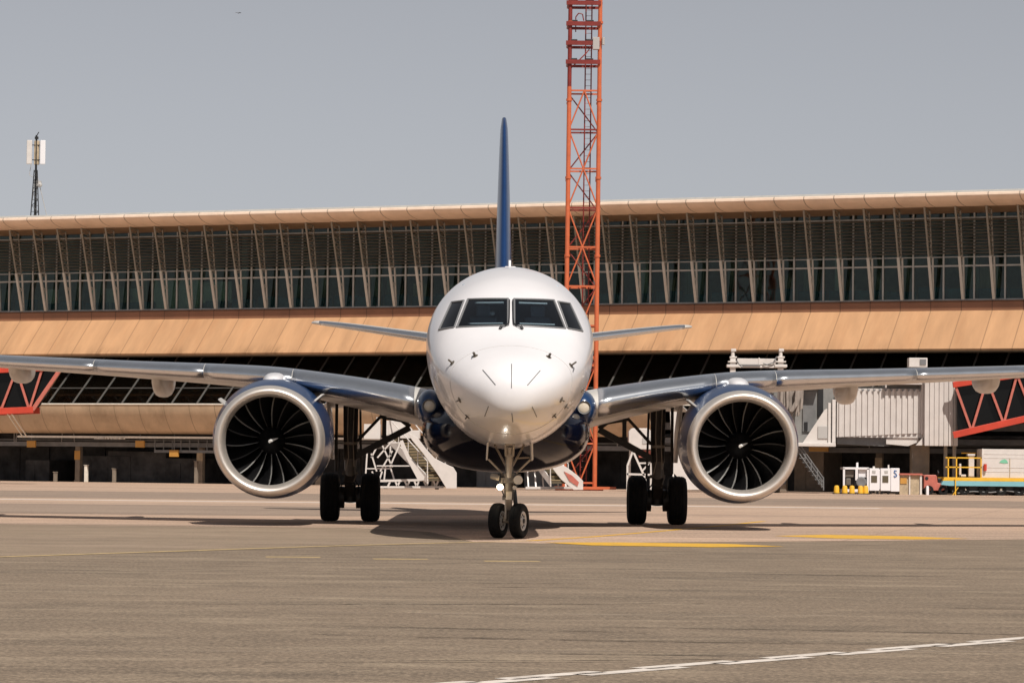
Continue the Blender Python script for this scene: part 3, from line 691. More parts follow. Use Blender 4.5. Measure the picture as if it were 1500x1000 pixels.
for px in (118, 297, 470, 640, 1005, 1150, 1290, 1440):
    s = s_of(px, 1.6); mb = MB(); mb.box(s - .17, s + .17, -1.77, -1.43, 0, 2.15); mb.box(s - .2, s + .2, -1.8, -1.4, 0, .12); co = mb.build('column', M['column'], term, bevel=.02)
    mb = MB(); mb.box(s - .2, s + .2, -1.80, -1.778, 1.35, 1.9); mb.build('column_guard', M['sign'] if px < 200 else M['wood'], co)
for px, z in ((48, 2.27), (207, 2.32), (257, 1.78), (1202, 2.4)):
    s = s_of(px, 2.7); mb = MB(); mb.box(s - .3 - .3 * (px > 1000), s + .3 + .2 * (px > 1000), -2.75, -2.62, z - .2, z + .2); sg_ = mb.build('hanging_sign', M['sign'], term, bevel=.01)
    mb = MB(); mb.box(s - .02, s + .02, -2.70, -2.66, z + .2, 2.96); mb.build('sign_hanger', M['beam'], sg_)
for px, h in ((129, 1.0), (84, .55), (290, 1.3), (170, .8)):
    s = s_of(px, 2.2); mb = MB(); mb.box(s - .09, s + .09, -2.3, -2.1, 0, h); mb.box(s - .12, s + .12, -2.33, -2.07, h, h + .05); mb.build('service_post', M['ledge' if px == 129 else 'column'], term, bevel=.015)
# dim blocks standing in the undercroft (service rooms)
for px0, px1, z in ((120, 160, 1.6), (160, 245, 1.9), (245, 300, 1.5), (40, 75, 1.3), (1165, 1208, 2.3), (700, 735, 2.2), (770, 835, 2.4)):
    a, b = s_of(px0, .2), s_of(px1, .2); mb = MB(); mb.box(a, b, -.2, 2.9, 0, z); mb.box(a + .1, a + (b - a) * .4, -.24, -.2, 0, z - .3)
    mb.build('service_room', M['column'] if px0 > 1000 else M['beam'] if px0 > 690 else M['under'], term, bevel=.02)
mb = MB()
for i in range(26):
    s = random.uniform(S0 + 10, S1 - 10); mb.tube((s, -1.2, 2.2), (s + random.uniform(-.1, .1), -1.2, 2.95), .03); 
mb.build('service_pipe', M['vent'], term)

# ================================================================== LATTICE TOWER
TY = 169.0
tb = P(848, 716, TY); tb.z = 0
tower = thing('lattice_tower', 'tall orange lattice mast with ladder and red lamp platforms rising behind the nose', 'tower', tb)
LEAN = .0030; HT = 31.0; hw = .80
def tp_(x, y, z): return tb + V((x * (1 - z * .0006) + LEAN * z, y, z))
for sx in (-1, 1):
    for sy in (-1, 1):
        mb = MB(); split = 21.2; r = .12 if sy < 0 else .08
        mb.tube(tp_(sx * hw, sy * hw, 0), tp_(sx * hw, sy * hw, split), r, r, 14)
        for k in range(1, 8): z = k * 4.1; mb.tube(tp_(sx * hw, sy * hw, z - .06), tp_(sx * hw, sy * hw, z + .06), r + .04, r + .04, 14)
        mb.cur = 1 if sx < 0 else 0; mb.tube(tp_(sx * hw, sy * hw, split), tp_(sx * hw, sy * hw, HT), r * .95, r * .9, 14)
        mb.build('tower_leg', [M['orange'], M['darkred']], tower, world=True, smooth=40)
LV = [.4 + 2.06 * i for i in range(11)]
for i, z in enumerate(LV):
    mb = MB()
    for a, b in (((-1, -1), (1, -1)), ((1, -1), (1, 1)), ((1, 1), (-1, 1)), ((-1, 1), (-1, -1))):
        mb.cur = 1 if (i > 6 and i % 2) else 0
        mb.bar(tp_(a[0] * hw, a[1] * hw, z), tp_(b[0] * hw, b[1] * hw, z), .085, .085)
    mb.build('cross_bar', [M['orange'], M['darkred']], tower, world=True)
mb = MB()
for i, (z, z1) in enumerate(zip(LV, LV[1:])):
    mb.cur = 0
    c0, c1 = tp_(0, -hw, z), tp_(0, -hw, z1)
    if i % 2: 
        mb.tube(tp_(-hw, -hw, z), c1, .04, .04, 8); mb.tube(tp_(hw, -hw, z), c1, .04, .04, 8)
    else:
        mb.tube(c0, tp_(-hw, -hw, z1), .04, .04, 8); mb.tube(c0, tp_(hw, -hw, z1), .04, .04, 8)
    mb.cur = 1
    for (a, b) in (((1, -1), (1, 1)), ((1, 1), (-1, 1)), ((-1, 1), (-1, -1))):
        p, q = (a, b) if i % 2 else (b, a)
        mb.tube(tp_(p[0] * hw, p[1] * hw, z), tp_(q[0] * hw, q[1] * hw, z1), .035, .035, 8)
mb.build('diagonal_brace', [M['orange'], M['darkred']], tower, world=True, smooth=40)
mb = MB()
for sx in (.06, .38): mb.tube(tp_(sx, .3, 0), tp_(sx, .3, HT - .5), .035, .035, 8)
for k in range(98): mb.tube(tp_(.06, .3, .3 + k * .31), tp_(.38, .3, .3 + k * .31), .012, .012, 6)
mb.build('ladder', M['darkred'], tower, world=True, smooth=40)  # the ladder's shade is put into its dark red colour
for k, z in enumerate((22.5, 23.5, 24.52, 25.62, 26.8, 28, 29.2)):
    mb = MB(); c = tp_(0, -hw, z); mb.box(c.x - 1.0, c.x + .82, c.y - .2, c.y - .05, c.z - .11, c.z + .11); mb.box(c.x - .9, c.x + .82, c.y + 1.6, c.y + 1.7, c.z - .08, c.z + .06); mb.box(c.x - .95, c.x - .85, c.y - .05, c.y + 1.75, c.z - .05, c.z + .05); mb.box(c.x + .8, c.x + .9, c.y - .05, c.y + 1.75, c.z - .05, c.z + .05)
    pf = mb.build('lamp_platform', M['darkred'], tower, world=True)
    for dx in (-.6, .25):
        mb = MB(); mb.box(c.x + dx - .2, c.x + dx + .2, c.y - .1, c.y + .15, c.z + .06, c.z + .2); mb.build('floodlight', M['dark'], pf, world=True, bevel=.02)
mb = MB(); a = tp_(-.5, -.7, 24.1); mb.path([a, a + V((0, 0, .8)), a + V((.15, 0, 1.0)), a + V((.35, 0, .95)), a + V((.42, 0, .6))], .03, 8); a = tp_(.55, -.7, 22.1)
mb.bar(tp_(-hw, -hw, 22.1), tp_(.1, -hw, 23), .06); mb.bar(tp_(.1, -hw, 23), tp_(hw, -hw, 24), .05); mb.build('pipe_bracket', M['darkred'], tower, world=True)
mb = MB(); c = tp_(.62, -hw - .25, 23.5); mb.box(c.x - .2, c.x + .15, c.y, c.y + .3, c.z - .35, c.z + .3); mb.tube(c + V((.35, .1, -.1)), c + V((.35, .1, .3)), .08); mb.build('junction_box', M['vent'], tower, world=True, bevel=.02)
mb = MB(); mb.box(tb.x - 1.25, tb.x + 1.25, tb.y - 1.25, tb.y + 1.25, 0, .12); mb.bar(tb + V((-1.3, -1.4, .14)), tb + V((1.9, -1.4, .14)), .1, .14); mb.build('base_frame', M['orange'], tower, world=True)

# ================================================================== ROOF ANTENNA
AY = 205.0
ab = P(50, 320, AY); ab.z = 16.6
mast = thing('antenna_mast', 'slim roof mast carrying three white cellular antenna panels at far left', 'antenna', ab)
top = P(50, 205, AY).z
mb = MB(); mb.tube(ab - V((0, 0, .2)), V((ab.x, AY, top + .35)), .09, .06, 10); mb.tube((ab.x, AY, top + .3), (ab.x + .15, AY, top + .55), .03); mb.box(ab.x - .1, ab.x + .12, AY - .1, AY + .1, top + .1, top + .25); mb.build('mast_pole', M['dark'], mast, world=True, smooth=40)
for dx, dy, m in ((-.40, .0, 'white2'), (.03, .3, 'wood'), (.46, .0, 'white')):
    mb = MB(); mb.box(ab.x + dx - .17, ab.x + dx + .17, AY + dy - .35, AY + dy - .2, top - 1.55, top); pn = mb.build('antenna_panel', M[m], mast, world=True, bevel=.04)
    mb = MB(); mb.bar((ab.x, AY, top - .3), (ab.x + dx, AY + dy - .2, top - .3), .05); mb.bar((ab.x, AY, top - 1.25), (ab.x + dx, AY + dy - .2, top - 1.25), .05); mb.build('panel_bracket', M['dark'], pn, world=True)
mb = MB()
for dx in (-.35, .85): mb.tube((ab.x + dx * 1.0, AY, 16.5), (ab.x + dx * .12, AY, top - 2.3), .022)
mb.path([V((ab.x - .3, AY, top - 1.5)), V((ab.x - .42, AY, top - 2.2)), V((ab.x - .1, AY, top - 2.4))], .018); mb.build('mast_stay', M['vent'], mast, world=True)
mb = MB(); zb, zt = 16.4, top - 1.9
for sx, sy in ((-1, -1), (1, -1), (0, 1)):
    mb.tube((ab.x + sx * .28, AY + sy * .25, zb), (ab.x + sx * .1, AY + sy * .1, zt), .035, .03, 8)
for k in range(9):
    t, t1 = k / 9, (k + 1) / 9; w0, w1 = .28 - .18 * t, .28 - .18 * t1; sg_ = 1 if k % 2 else -1
    mb.tube((ab.x - sg_ * w0, AY - .2, zb + (zt - zb) * t), (ab.x + sg_ * w1, AY - .2, zb + (zt - zb) * t1), .022, .022, 6)
    mb.tube((ab.x - w0, AY - .2, zb + (zt - zb) * t), (ab.x + w0, AY - .2, zb + (zt - zb) * t), .018, .018, 6)
mb.build('lattice_base', M['dark'], mast, world=True)
mb = MB(); mb.box(ab.x + .08, ab.x + .35, AY - .15, AY + .1, top - 2.95, top - 2.6); mb.lathe([(-.05, .02), (0, .14), (.08, .16)], 'y', 16, (ab.x + .28, AY - .2, top - 2.85)); mb.build('radio_unit', M['vent'], mast, world=True)

# ================================================================== JET BRIDGE (right)
BY = 166.0
bb = P(1350, 700, BY); bb.z = 0
jb = thing('jet_bridge', 'pale grey corrugated boarding bridge on a pillar behind the right engine', 'jet bridge', bb)
def part(name, m, parent, fn, world=True, **k):
    q = MB(); fn(q); return q.build(name, m, parent, world=world, **k)
def tun(q):
    a, b = P(1226, 605, BY), P(1352, 605, BY); zt, zb_l, zb_r = P(1290, 569, BY).z, P(1226, 640, BY).z, P(1352, 634, BY).z
    n = 15; pts = []
    w = (b.x - a.x) / n
    prof = []
    for i in range(n):
        x = a.x + i * w; prof += [(x, 0), (x + w * .28, 0), (x + w * .36, -.09), (x + w * .92, -.09), (x + w, 0)]
    for (x0, d0), (x1, d1) in zip(prof, prof[1:]):
        if x1 - x0 < 1e-6: continue
        f = lambda x: zb_l + (zb_r - zb_l) * (x - a.x) / (b.x - a.x)
        q.add([(x0, BY + d0, f(x0)), (x1, BY + d1, f(x1)), (x1, BY + d1, zt), (x0, BY + d0, zt)], [(0, 1, 2, 3)])
    q.box(a.x, b.x, BY + .02, BY + 2.6, zb_l, zt - .02)
tn = part('tunnel', M['pale'], jb, tun)
for i in range(15): part('tunnel_eave', M['seal'], tn, lambda q: q.pxprism([(1228 + i * 8.4, 570), (1233 + i * 8.4, 570), (1230 + i * 8.4, 573.5)], BY - .12, .06))
def shell(q):
    q.pxbox(1297, 1351, 558.5, 563, BY - .5, 3.4); q.pxbox(1297, 1299, 563, 568, BY - .5, .2); q.pxbox(1350, 1353, 563, 636, BY - .3, 3.2)
part('outer_tunnel_frame', M['pale'], jb, shell, bevel=.02)
part('tunnel_roof', M['cabgrey'], jb, lambda q: q.pxbox(1299, 1350, 563, 569, BY + .3, 2.))
def rot(q):
    x0, x1 = P(1352, 600, BY).x, P(1401, 600, BY).x; z1, z0 = P(1376, 552, BY).z, P(1376, 653, BY).z
    n = 7; w = (x1 - x0) / n
    for i in range(n): q.box(x0 + i * w + .012, x0 + (i + 1) * w - .012, BY - .65 - .03 * (i % 2), BY - .6, z0, z1)
    q.box(x0, x1, BY - .6, BY + 3, z0 + .02, z1 - .02)
part('rotunda', M['pale'], jb, rot, bevel=.01)
part('rotunda_gusset', M['white2'], jb, lambda q: q.pxprism([(1352, 640), (1352, 652), (1342, 652)], BY - .4, .3))
part('floor_beam', M['beam'], jb, lambda q: (q.pxprism([(1226, 641), (1300, 639), (1352, 636), (1352, 641), (1300, 653), (1290, 653), (1226, 650)], BY + .3, 2.0)))
part('end_bracket', M['white2'], jb, lambda q: q.pxprism([(1298, 642), (1345, 640), (1345, 647), (1330, 653), (1298, 650)], BY + .1, 1.0))
part('support_pillar', M['column'], jb, lambda q: (q.box(P(1337, 680, BY).x, P(1363, 680, BY).x, BY + .5, BY + 1.4, 0, P(1350, 650, BY).z), q.box(P(1333, 680, BY).x, P(1367, 680, BY).x, BY + .4, BY + 1.5, 0, .25)), bevel=.03)
for px in (1389, 1402):
    part('thin_post', M['vent'], jb, lambda q: q.box(P(px - 3, 680, BY).x, P(px + 2, 680, BY).x, BY + 1, BY + 1.2, 0, P(px, 652, BY).z))
# cab
cab = part('cab', M['cabgrey'], jb, lambda q: (q.pxbox(1146, 1226, 566, 648, BY + .4, 2.4), q.pxbox(1060, 1146, 566, 648, BY + 1.2, 1.6)), bevel=.03)
part('cab_floor', M['white2'], cab, lambda q: q.pxbox(1146, 1224, 648, 653.5, BY - .7, 3.4), bevel=.02)
part('cab_side', M['white2'], cab, lambda q: q.pxprism([(1176, 648), (1208, 600), (1212, 598), (1214, 648)], BY - .5, .1))
part('cab_side_panel', M['vent'], cab, lambda q: q.pxbox(1198, 1212, 624, 642, BY - .56, .05), bevel=.01)
part('cab_post', M['white2'], cab, lambda q: (q.pxbox(1213, 1217, 590, 650, BY - .6, .3), q.pxbox(1219, 1224, 585, 648, BY - .2, .5), q.pxbox(1176, 1200, 564, 569, BY - .3, .6)), bevel=.01)
part('cab_door', M['beam'], cab, lambda q: (q.pxbox(1176, 1195, 573, 632, BY + .3, .1)))
part('cab_door', M['dark'], cab, lambda q: (q.pxbox(1198, 1206, 566, 610, BY + .3, .1), q.pxbox(1178, 1183, 618, 630, BY + .25, .06)))
def bell(q):
    random.seed(9)
    for i in range(8):
        x = 1143 + i * 4.3; d = random.uniform(0, .25); bx = x + random.uniform(-1.5, 1.5)
        q.pxprism([(x, 565), (x + 4.6, 565), (bx + 4.2, 600 + random.uniform(-6, 12)), (bx, 603 + random.uniform(-6, 12))], BY - .5 - d, .25)
    q.pxprism([(1166, 566), (1178, 566), (1170, 592), (1161, 604), (1156, 602), (1164, 588)], BY - .95, .2)
part('canopy', M['bellows'], cab, bell, bevel=.03)
# lifting frame over the wing
def lift(q):
    for px in (1073, 1143):
        x = P(px, 560, BY).x; z1 = P(px, 525, BY).z
        q.box(x - .14, x + .14, BY - .3, BY, .5, z1); q.box(x - .32, x + .32, BY - .42, BY + .1, P(px, 538, BY).z, P(px, 534, BY).z); q.box(x - .26, x + .26, BY - .4, BY + .08, P(px, 531, BY).z, P(px, 529, BY).z)
        q.tube((x, BY - .15, z1), (x, BY - .15, z1 + .42), .10, .09, 12); q.box(x - .17, x + .2, BY - .3, BY, z1 + .02, z1 + .1); q.box(x - .1, x + .16, BY - .28, BY - .02, z1 + .36, z1 + .5)
    q.pxbox(1080, 1137, 525, 534, BY - .25, .3); q.pxbox(1066, 1152, 535, 538.5, BY - .3, .35); q.pxbox(1111, 1113.5, 524, 537, BY - .28, .05)
part('lift_frame', M['white2'], jb, lift, bevel=.015)
part('lift_cable', M['seal'], jb, lambda q: (q.path([P(1079, 527, BY - .4), P(1083, 534, BY - .4), P(1088, 538, BY - .4)], .03), q.path([P(1138, 522, BY - .4), P(1133, 531, BY - .4), P(1124, 534, BY - .4), P(1118, 532, BY - .4)], .03), q.pxbox(1088, 1114, 534, 536, BY - .36, .05)))
def bog(q):
    a, b = P(1066, 710, BY).x, P(1150, 710, BY).x
    q.box(a, b, BY - .5, BY + .2, .45, .75)
    for x in (a + .5, b - .5): q.lathe([(-.2, .3), (-.2, .42), (-.12, .46), (.12, .46), (.2, .42), (.2, .3)], 'x', 20, (x, BY - .15, .46))
part('wheel_bogie', M['dark'], jb, bog, bevel=.02)
acu = part('air_conditioner', M['white2'], jb, lambda q: q.pxbox(1332, 1359, 524, 537.5, BY + .2, .8), bevel=.02)
part('fan_grille', M['seal'], acu, lambda q: q.pxbox(1348, 1357, 526, 534, BY + .15, .05))
part('unit_stand', M['beam'], acu, lambda q: (q.pxbox(1333, 1335, 537.5, 553, BY + .4, .06), q.pxbox(1356, 1358, 537.5, 553, BY + .4, .06)))
def sst(q):
    for k in range(8):
        p = P(1170 + k * 4.6, 664 + k * 6.3, BY - .4); q.box(p.x - .14, p.x + .14, BY - .4, BY + .5, p.z - .03, p.z)
    for d in (0, .9):
        for o in (0, -14, -8):
            q.bar(P(1168, 660 + o, BY - .4) + V((0, d, 0)), P(1206, 714 + o, BY - .4) + V((0, d, 0)), .045)
        for k in range(5):
            p = P(1170 + k * 9, 662 + k * 12.6, BY - .4) + V((0, d, 0)); q.bar(p, p + V((0, 0, .5)), .035)
    q.bar(P(1206, 700, BY - .4), P(1206, 718, BY - .4), .05)
part('service_stairs', M['beam'], jb, sst)

# ================================================================== RED TRUSS WALKWAYS
def walkway(label, loc, top, bot, diag, Y, endbar=None, box=None):
    t = thing('truss_walkway', label, 'walkway', loc, 'red truss walkways')
    for d in (0, 2.3):
        part('top_chord', M['red'], t, lambda q: q.bar(P(*top[0], Y) + V((0, d, 0)), P(*top[1], Y) + V((0, d, 0)), .26, .30), bevel=.015)
        part('bottom_chord', M['red'], t, lambda q: q.bar(P(*bot[0], Y) + V((0, d, 0)), P(*bot[1], Y) + V((0, d, 0)), .26, .34), bevel=.015)
    for a, b in diag:
        for d in (0, 2.3): part('diagonal', M['pinkred'], t, lambda q: q.bar(P(*a, Y) + V((0, d, 0)), P(*b, Y) + V((0, d, 0)), .12, .12))
    if endbar: part('end_post', M['pinkred'], t, lambda q: q.bar(P(*endbar[0], Y), P(*endbar[1], Y), .2, .2))
    part('enclosure', M['blackglass'], t, lambda q: q.pxprism(box, Y + .25, 1.8))
    return t
def diag(top, bot, xs):
    def on(l, x): (a, b), (c, d) = l; return (x, b + (d - b) * (x - a) / (c - a))
    r = []
    for i, (a, b) in enumerate(zip(xs, xs[1:])): r.append((on(top if i % 2 == 0 else bot, a), on(bot if i % 2 == 0 else top, b)))
    return r
WY = 164.5
tr, brr = ((1396, 563.5), (1600, 532)), ((1396, 637), (1600, 591))
g = P(1480, 700, WY); g.z = 0
w1 = walkway('red steel truss walkway sloping up to the right of the jet bridge', g, tr, brr, diag(tr, brr, [1399, 1423, 1446, 1470, 1490, 1514, 1534, 1558, 1578, 1600]), WY, box=[(1402, 565), (1600, 536), (1600, 588), (1402, 632)])
for px in (1520, 1590): part('leg', M['beam'], w1, lambda q: q.box(P(px, 700, WY).x, P(px + 6, 700, WY).x, WY + .8, WY + 1.1, 0, P(px + 3, 609 - (px - 1520) * .2, WY).z))
tl, bl = ((-90, 546), (90, 538)), ((-90, 606), (49, 600))
g = P(20, 700, 170); g.z = 0
w2 = walkway('red steel truss walkway end above the undercroft at the left edge', g, tl, bl, diag(tl, bl, [-62, -38, -20, 1, 24, 43, 62]), 170, endbar=((90, 538), (48, 600)), box=[(-90, 548), (84, 541), (50, 596), (-90, 602)])
for px in (11, 17): part('brace_rod', M['ledge'], w2, lambda q: q.bar(P(px, 606, 170.2), P(px + 23, 640, 173), .05))
part('leg', M['beam'], w2, lambda q: q.bar(P(-80, 604, 171), V((P(-80, 604, 171).x, 171, 0)), .25))

# ================================================================== BOARDING STAIRS
def stairs(label, base, topL, topR, botL, botR, n, side_poly, side_Y, extra=None):
    """steps run between the four corners (top left/right, bottom left/right) given as world points"""
    t = thing('boarding_stairs', label, 'boarding stairs', base, 'white boarding stairs')
    q = MB()
    for k in range(n):
        a = topL.lerp(botL, k / n); b = topR.lerp(botR, k / n); c = topL.lerp(botL, (k + 1) / n); d = topR.lerp(botR, (k + 1) / n)
        c2, d2 = V((c.x, c.y, a.z)), V((d.x, d.y, b.z))
        q.cur = 0; q.add([a, b, d2, c2], [(0, 1, 2, 3)]); q.cur = 1; q.add([c2, d2, d, c], [(0, 1, 2, 3)])
        q.cur = 0; q.bar(c2, d2, .05, .04)
    q.build('steps', [M['steps'], M['stepdark']], t, world=True, fixn=False)
    for a, b in ((topL, botL), (topR, botR)):
        part('stringer', M['white2'], t, lambda q: q.prism([a + V((0, 0, .12)), b + V((0, 0, .25)), b - V((0, 0, .15)), a - V((0, 0, .3))], (.05, .0, 0)))
        part('handrail', M['white2'], t, lambda q: (q.path([a + V((0, 0, 1.0)), b + V((0, 0, 1.0)), b], .03), [q.tube(a.lerp(b, i / 4), a.lerp(b, i / 4) + V((0, 0, 1.0)), .022) for i in range(5)]))
    part('side_panel', M['white2'], t, lambda q: q.pxprism(side_poly, side_Y, .07), bevel=.012)
    return t
SY = 165.0
g = P(600, 715, SY); g.z = 0
s1 = stairs('white boarding stairs with brown treads and zigzag base right of the left main gear', g,
            P(570, 641, SY + 1.6), P(600, 640, SY + 1.9), P(626, 704, SY - .6), P(652, 703, SY - .3), 15,
            [(597, 633), (612, 641), (624, 657), (637, 671), (655, 680), (664, 684), (669, 692), (669, 715), (654, 715), (643, 697), (620, 664), (604, 645)], SY - .5)
part('top_platform', M['white2'], s1, lambda q: (q.pxbox(586, 615, 630, 642, SY + 1.2, 1.6), q.pxprism([(560, 616), (590, 616), (604, 628), (604, 636), (560, 638)], SY + 1.6, .08), q.pxbox(533, 557, 621, 643, SY + 1.2, 1.4), q.pxbox(551, 557, 611, 622, SY + 1.2, .3)), bevel=.02)
part('left_panel', M['white2'], s1, lambda q: q.pxprism([(586, 646), (590, 644), (602, 672), (622, 698), (621, 703), (613, 704), (600, 680), (588, 655)], SY - .8, .07))
def under(q):
    for a, b in (((557, 645), (544, 670)), ((557, 645), (575, 684)), ((553, 670), (575, 645)), ((544, 664), (552, 690)), ((575, 660), (557, 690)), ((572, 653), (572, 668)), ((588, 645), (571, 684)), ((538, 662), (536, 693)), ((545, 690), (556, 712)), ((560, 690), (553, 712)), ((565, 682), (563, 702)), ((572, 684), (578, 703)), ((588, 650), (602, 680))):
        q.bar(P(*a, SY + .4), P(*b, SY + .4), .075)
    q.bar(P(537, 686, SY + .4), P(572, 686, SY + .4), .06); q.bar(P(552, 682, SY + .3), P(600, 682, SY + .3), .06); q.bar(P(560, 648, SY + .4), P(590, 648, SY + .4), .06)
    q.bar(P(553, 704, SY), P(650, 702, SY), .12); q.bar(P(553, 713, SY), P(650, 713, SY), .1)
    for i in range(11): a = 572 + i * 7; q.bar(P(a, 704, SY), P(a + (4 if i % 2 else -4), 713, SY), .09)
part('undercarriage', M['white2'], s1, under)
for px in (565, 640): part('wheel', M['rubber'], s1, lambda q: q.lathe([(-.1, .1), (-.1, .27), (.1, .27), (.1, .1)], 'x', 18, P(px, 709, SY + .7).xy.to_3d() + V((0, 0, .27))))
g = P(830, 716, SY); g.z = 0
s2 = stairs('white boarding stairs with pink stained side panel left of the orange tower foot', g,
            P(755, 636, SY + 2.2), P(782, 636, SY + 2.4), P(806, 708, SY - .4), P(832, 708, SY - .1), 14,
            [(776, 644), (790, 650), (806, 672), (830, 684), (846, 696), (854, 704), (854, 717), (840, 717), (822, 702), (800, 674)], SY - .3)
part('pink_panel', M['pinkred'], s2, lambda q: q.pxprism([(826, 690), (838, 696), (848, 706), (846, 712), (834, 704)], SY - .34, .03))
part('undercarriage', M['white2'], s2, lambda q: (q.bar(P(770, 714, SY + .5), P(850, 714, SY + .5), .12), [q.bar(P(774 + i * 11, 714, SY + .5), P(770 + i * 11, 650 + i * 6, SY + 1.5), .07) for i in range(6)]))
g = P(1000, 716, SY); g.z = 0
s3 = stairs('white boarding stairs with tall side panel between right main gear and right engine', g,
            P(985, 630, SY + 2.5), P(1012, 630, SY + 2.7), P(1018, 708, SY - .6), P(1046, 708, SY - .3), 15,
            [(981, 588), (990, 588), (997, 620), (1004, 655), (1012, 684), (1022, 700), (1030, 717), (1004, 717), (994, 700), (984, 690)], SY - .8)
part('undercarriage', M['white2'], s3, lambda q: (q.bar(P(985, 714, SY + .5), P(1050, 714, SY + .5), .12), [q.bar(P(986 + i * 10, 714, SY + .5), P(986 + i * 8, 640 + i * 6, SY + 1.5), .07) for i in range(6)]))
# cabinet on A-frame
g = P(938, 700, SY); g.z = 0
cu = thing('raised_cabinet', 'white box cabinet with grey vent raised on white A frame legs behind right main gear', 'equipment cabinet', g)
part('cabinet', M['white2'], cu, lambda q: q.pxprism([(921, 632), (925, 627), (950, 627), (958, 636), (958, 658), (936, 658), (921, 648)], SY, 1.4), bevel=.03)
part('vent', M['vent'], cu, lambda q: q.pxbox(941, 954, 641, 650, SY - .03, .05))
part('fuel_tank', M['pinkred'], cu, lambda q: q.pxbox(936, 956, 659, 670, SY + .2, .8), bevel=.02)
part('frame', M['white2'], cu, lambda q: (q.bar(P(927, 660, SY), P(919, 682, SY), .1), q.bar(P(919, 682, SY), V((P(919, 700, SY).x, SY, 0)), .1), q.bar(P(927, 660, SY), P(945, 700, SY), .1), q.bar(P(918, 694, SY), P(954, 695, SY), .1), q.bar(P(940, 690, SY), P(951, 678, SY), .08), q.bar(P(936, 678, SY), P(952, 678, SY), .08),
     q.bar(P(954, 660, SY + .5), V((P(954, 700, SY).x, SY + .5, 0)), .1), q.bar(P(923, 657, SY + 1.2), V((P(923, 700, SY).x, SY + 1.2, 0)), .1), q.bar(P(945, 700, SY), V((P(946, 700, SY).x, SY, 0)), .1)))

# ================================================================== GROUND EQUIPMENT
EY = 163.4
def base(px): a = P(px, 716, EY); a.z = 0; return a
def wbox(q, px0, px1, z0, z1, d0=0, d1=1.): q.box(P(px0, 710, EY).x, P(px1, 710, EY).x, EY + d0, EY + d1, z0, z1)
gpu = thing('ground_power_unit', 'white open frame power unit with hose reel behind the yellow bollards', 'power unit', base(1252))
part('frame', M['white'], gpu, lambda q: (wbox(q, 1234, 1237, .1, 1.32, -.1, .0), wbox(q, 1269, 1272, .1, 1.32, -.1, 0), wbox(q, 1234, 1272, 1.25, 1.36, -.1, 1.2), wbox(q, 1252, 1256, .7, 1.25, -.1, 0), wbox(q, 1254, 1257, 1.36, 1.6, .1, .25), wbox(q, 1234, 1272, .1, .25, -.05, 1.2)), bevel=.01)
part('dark_bay', M['dark'], gpu, lambda q: wbox(q, 1237, 1269, .25, 1.25, .3, 1.1))
part('engine_block', M['gear'], gpu, lambda q: (wbox(q, 1237, 1251, .85, 1.2, .1, .3), wbox(q, 1239, 1246, .45, .8, .05, .3)), bevel=.03)
part('control_panel', M['white'], gpu, lambda q: wbox(q, 1257, 1269, .85, 1.25, .05, .3), bevel=.02)
part('hose_reel', M['seal'], gpu, lambda q: (q.lathe([(0, .14), (-.02, .2), (0, .26), (.12, .26), (.12, .14)], 'y', 20, V((P(1261, 706, EY).x, EY - .12, .62)), cap0=True)), smooth=40)
for px, d in ((1241, .2), (1265, .2), (1241, .95), (1265, .95)): part('wheel', M['rubber'], gpu, lambda q: q.lathe([(-.07, .05), (-.07, .17), (.07, .17), (.07, .05)], 'x', 16, V((P(px, 700, EY).x, EY + d, .17))))
first = None
for i, px in enumerate((1225, 1237, 1247.5, 1260, 1267.5)):
    g = P(px, 720, EY - .9); g.z = 0
    lab = ['leftmost stubby yellow bollard, left of the white power unit', 'stubby yellow bollard at the left edge of the white power unit', 'middle stubby yellow bollard before the white power unit', 'stubby yellow bollard under the dark hose reel', 'rightmost stubby yellow bollard beside the two door cabinet'][i]
    if first is None:
        first = thing('bollard', lab, 'bollard', g, 'yellow bollards before the power unit')
        q = MB(); q.lathe([(.0, .15), (.03, .15), (.36, .125), (.42, .10), (.44, .04)], 'z', 18, g, cap0=True, cap1=True); q.build('post', M['yellow'], first, world=True, smooth=40)
        q = MB(); q.box(g.x - .19, g.x + .19, g.y - .19, g.y + .19, 0, .05); q.build('base_plate', M['dark'], first, world=True)
    else:
        c = copy_tree(first); c.location = g; c['label'] = lab
cab2 = thing('equipment_cabinet', 'white two door equipment cabinet with dark windows and a blue mark', 'cabinet', base(1295))
part('body', M['white'], cab2, lambda q: (wbox(q, 1273, 1287.5, .18, 1.32, 0, 1.0), wbox(q, 1289.5, 1304, .18, 1.32, 0, 1.0), wbox(q, 1304.3, 1317, .15, 1.34, -.02, 1.0), wbox(q, 1287.5, 1289.5, .25, 1.25, .1, .9)), bevel=.015)
for a in (1275.5, 1292): part('window', M['stepdark'], cab2, lambda q: wbox(q, a, a + 8.7, .6, .95, -.02, .02))
for a in (1277, 1295): part('gauge', M['vent'], cab2, lambda q: wbox(q, a, a + 5, 1.07, 1.21, -.02, .02))
part('blue_mark', M['bluemark'], cab2, lambda q: q.path([V((P(px, 700, EY).x, EY - .03, z)) for px, z in ((1313, 1.2), (1310, 1.22), (1309, 1.12), (1312, 1.04), (1313, .95), (1310, .88), (1309, .95))], .03, 6))
part('roof_vent', M['white2'], cab2, lambda q: (wbox(q, 1279, 1282, 1.32, 1.42, .3, .5), wbox(q, 1301, 1303, 1.32, 1.5, .3, .4)))
for a in (1274, 1284, 1290, 1300, 1312): part('foot', M['dark'], cab2, lambda q: wbox(q, a, a + 3, 0, .18, .1, .3))
cr = thing('wooden_hutch', 'tan boarded hutch with pale roof beside the white cabinet', 'hutch', base(1333))
part('board_wall', M['wood'], cr, lambda q: (wbox(q, 1317.5, 1331, 0, 1.0, .1, 1.1), wbox(q, 1333, 1347, 0, 1.0, .1, 1.1)), bevel=.01)
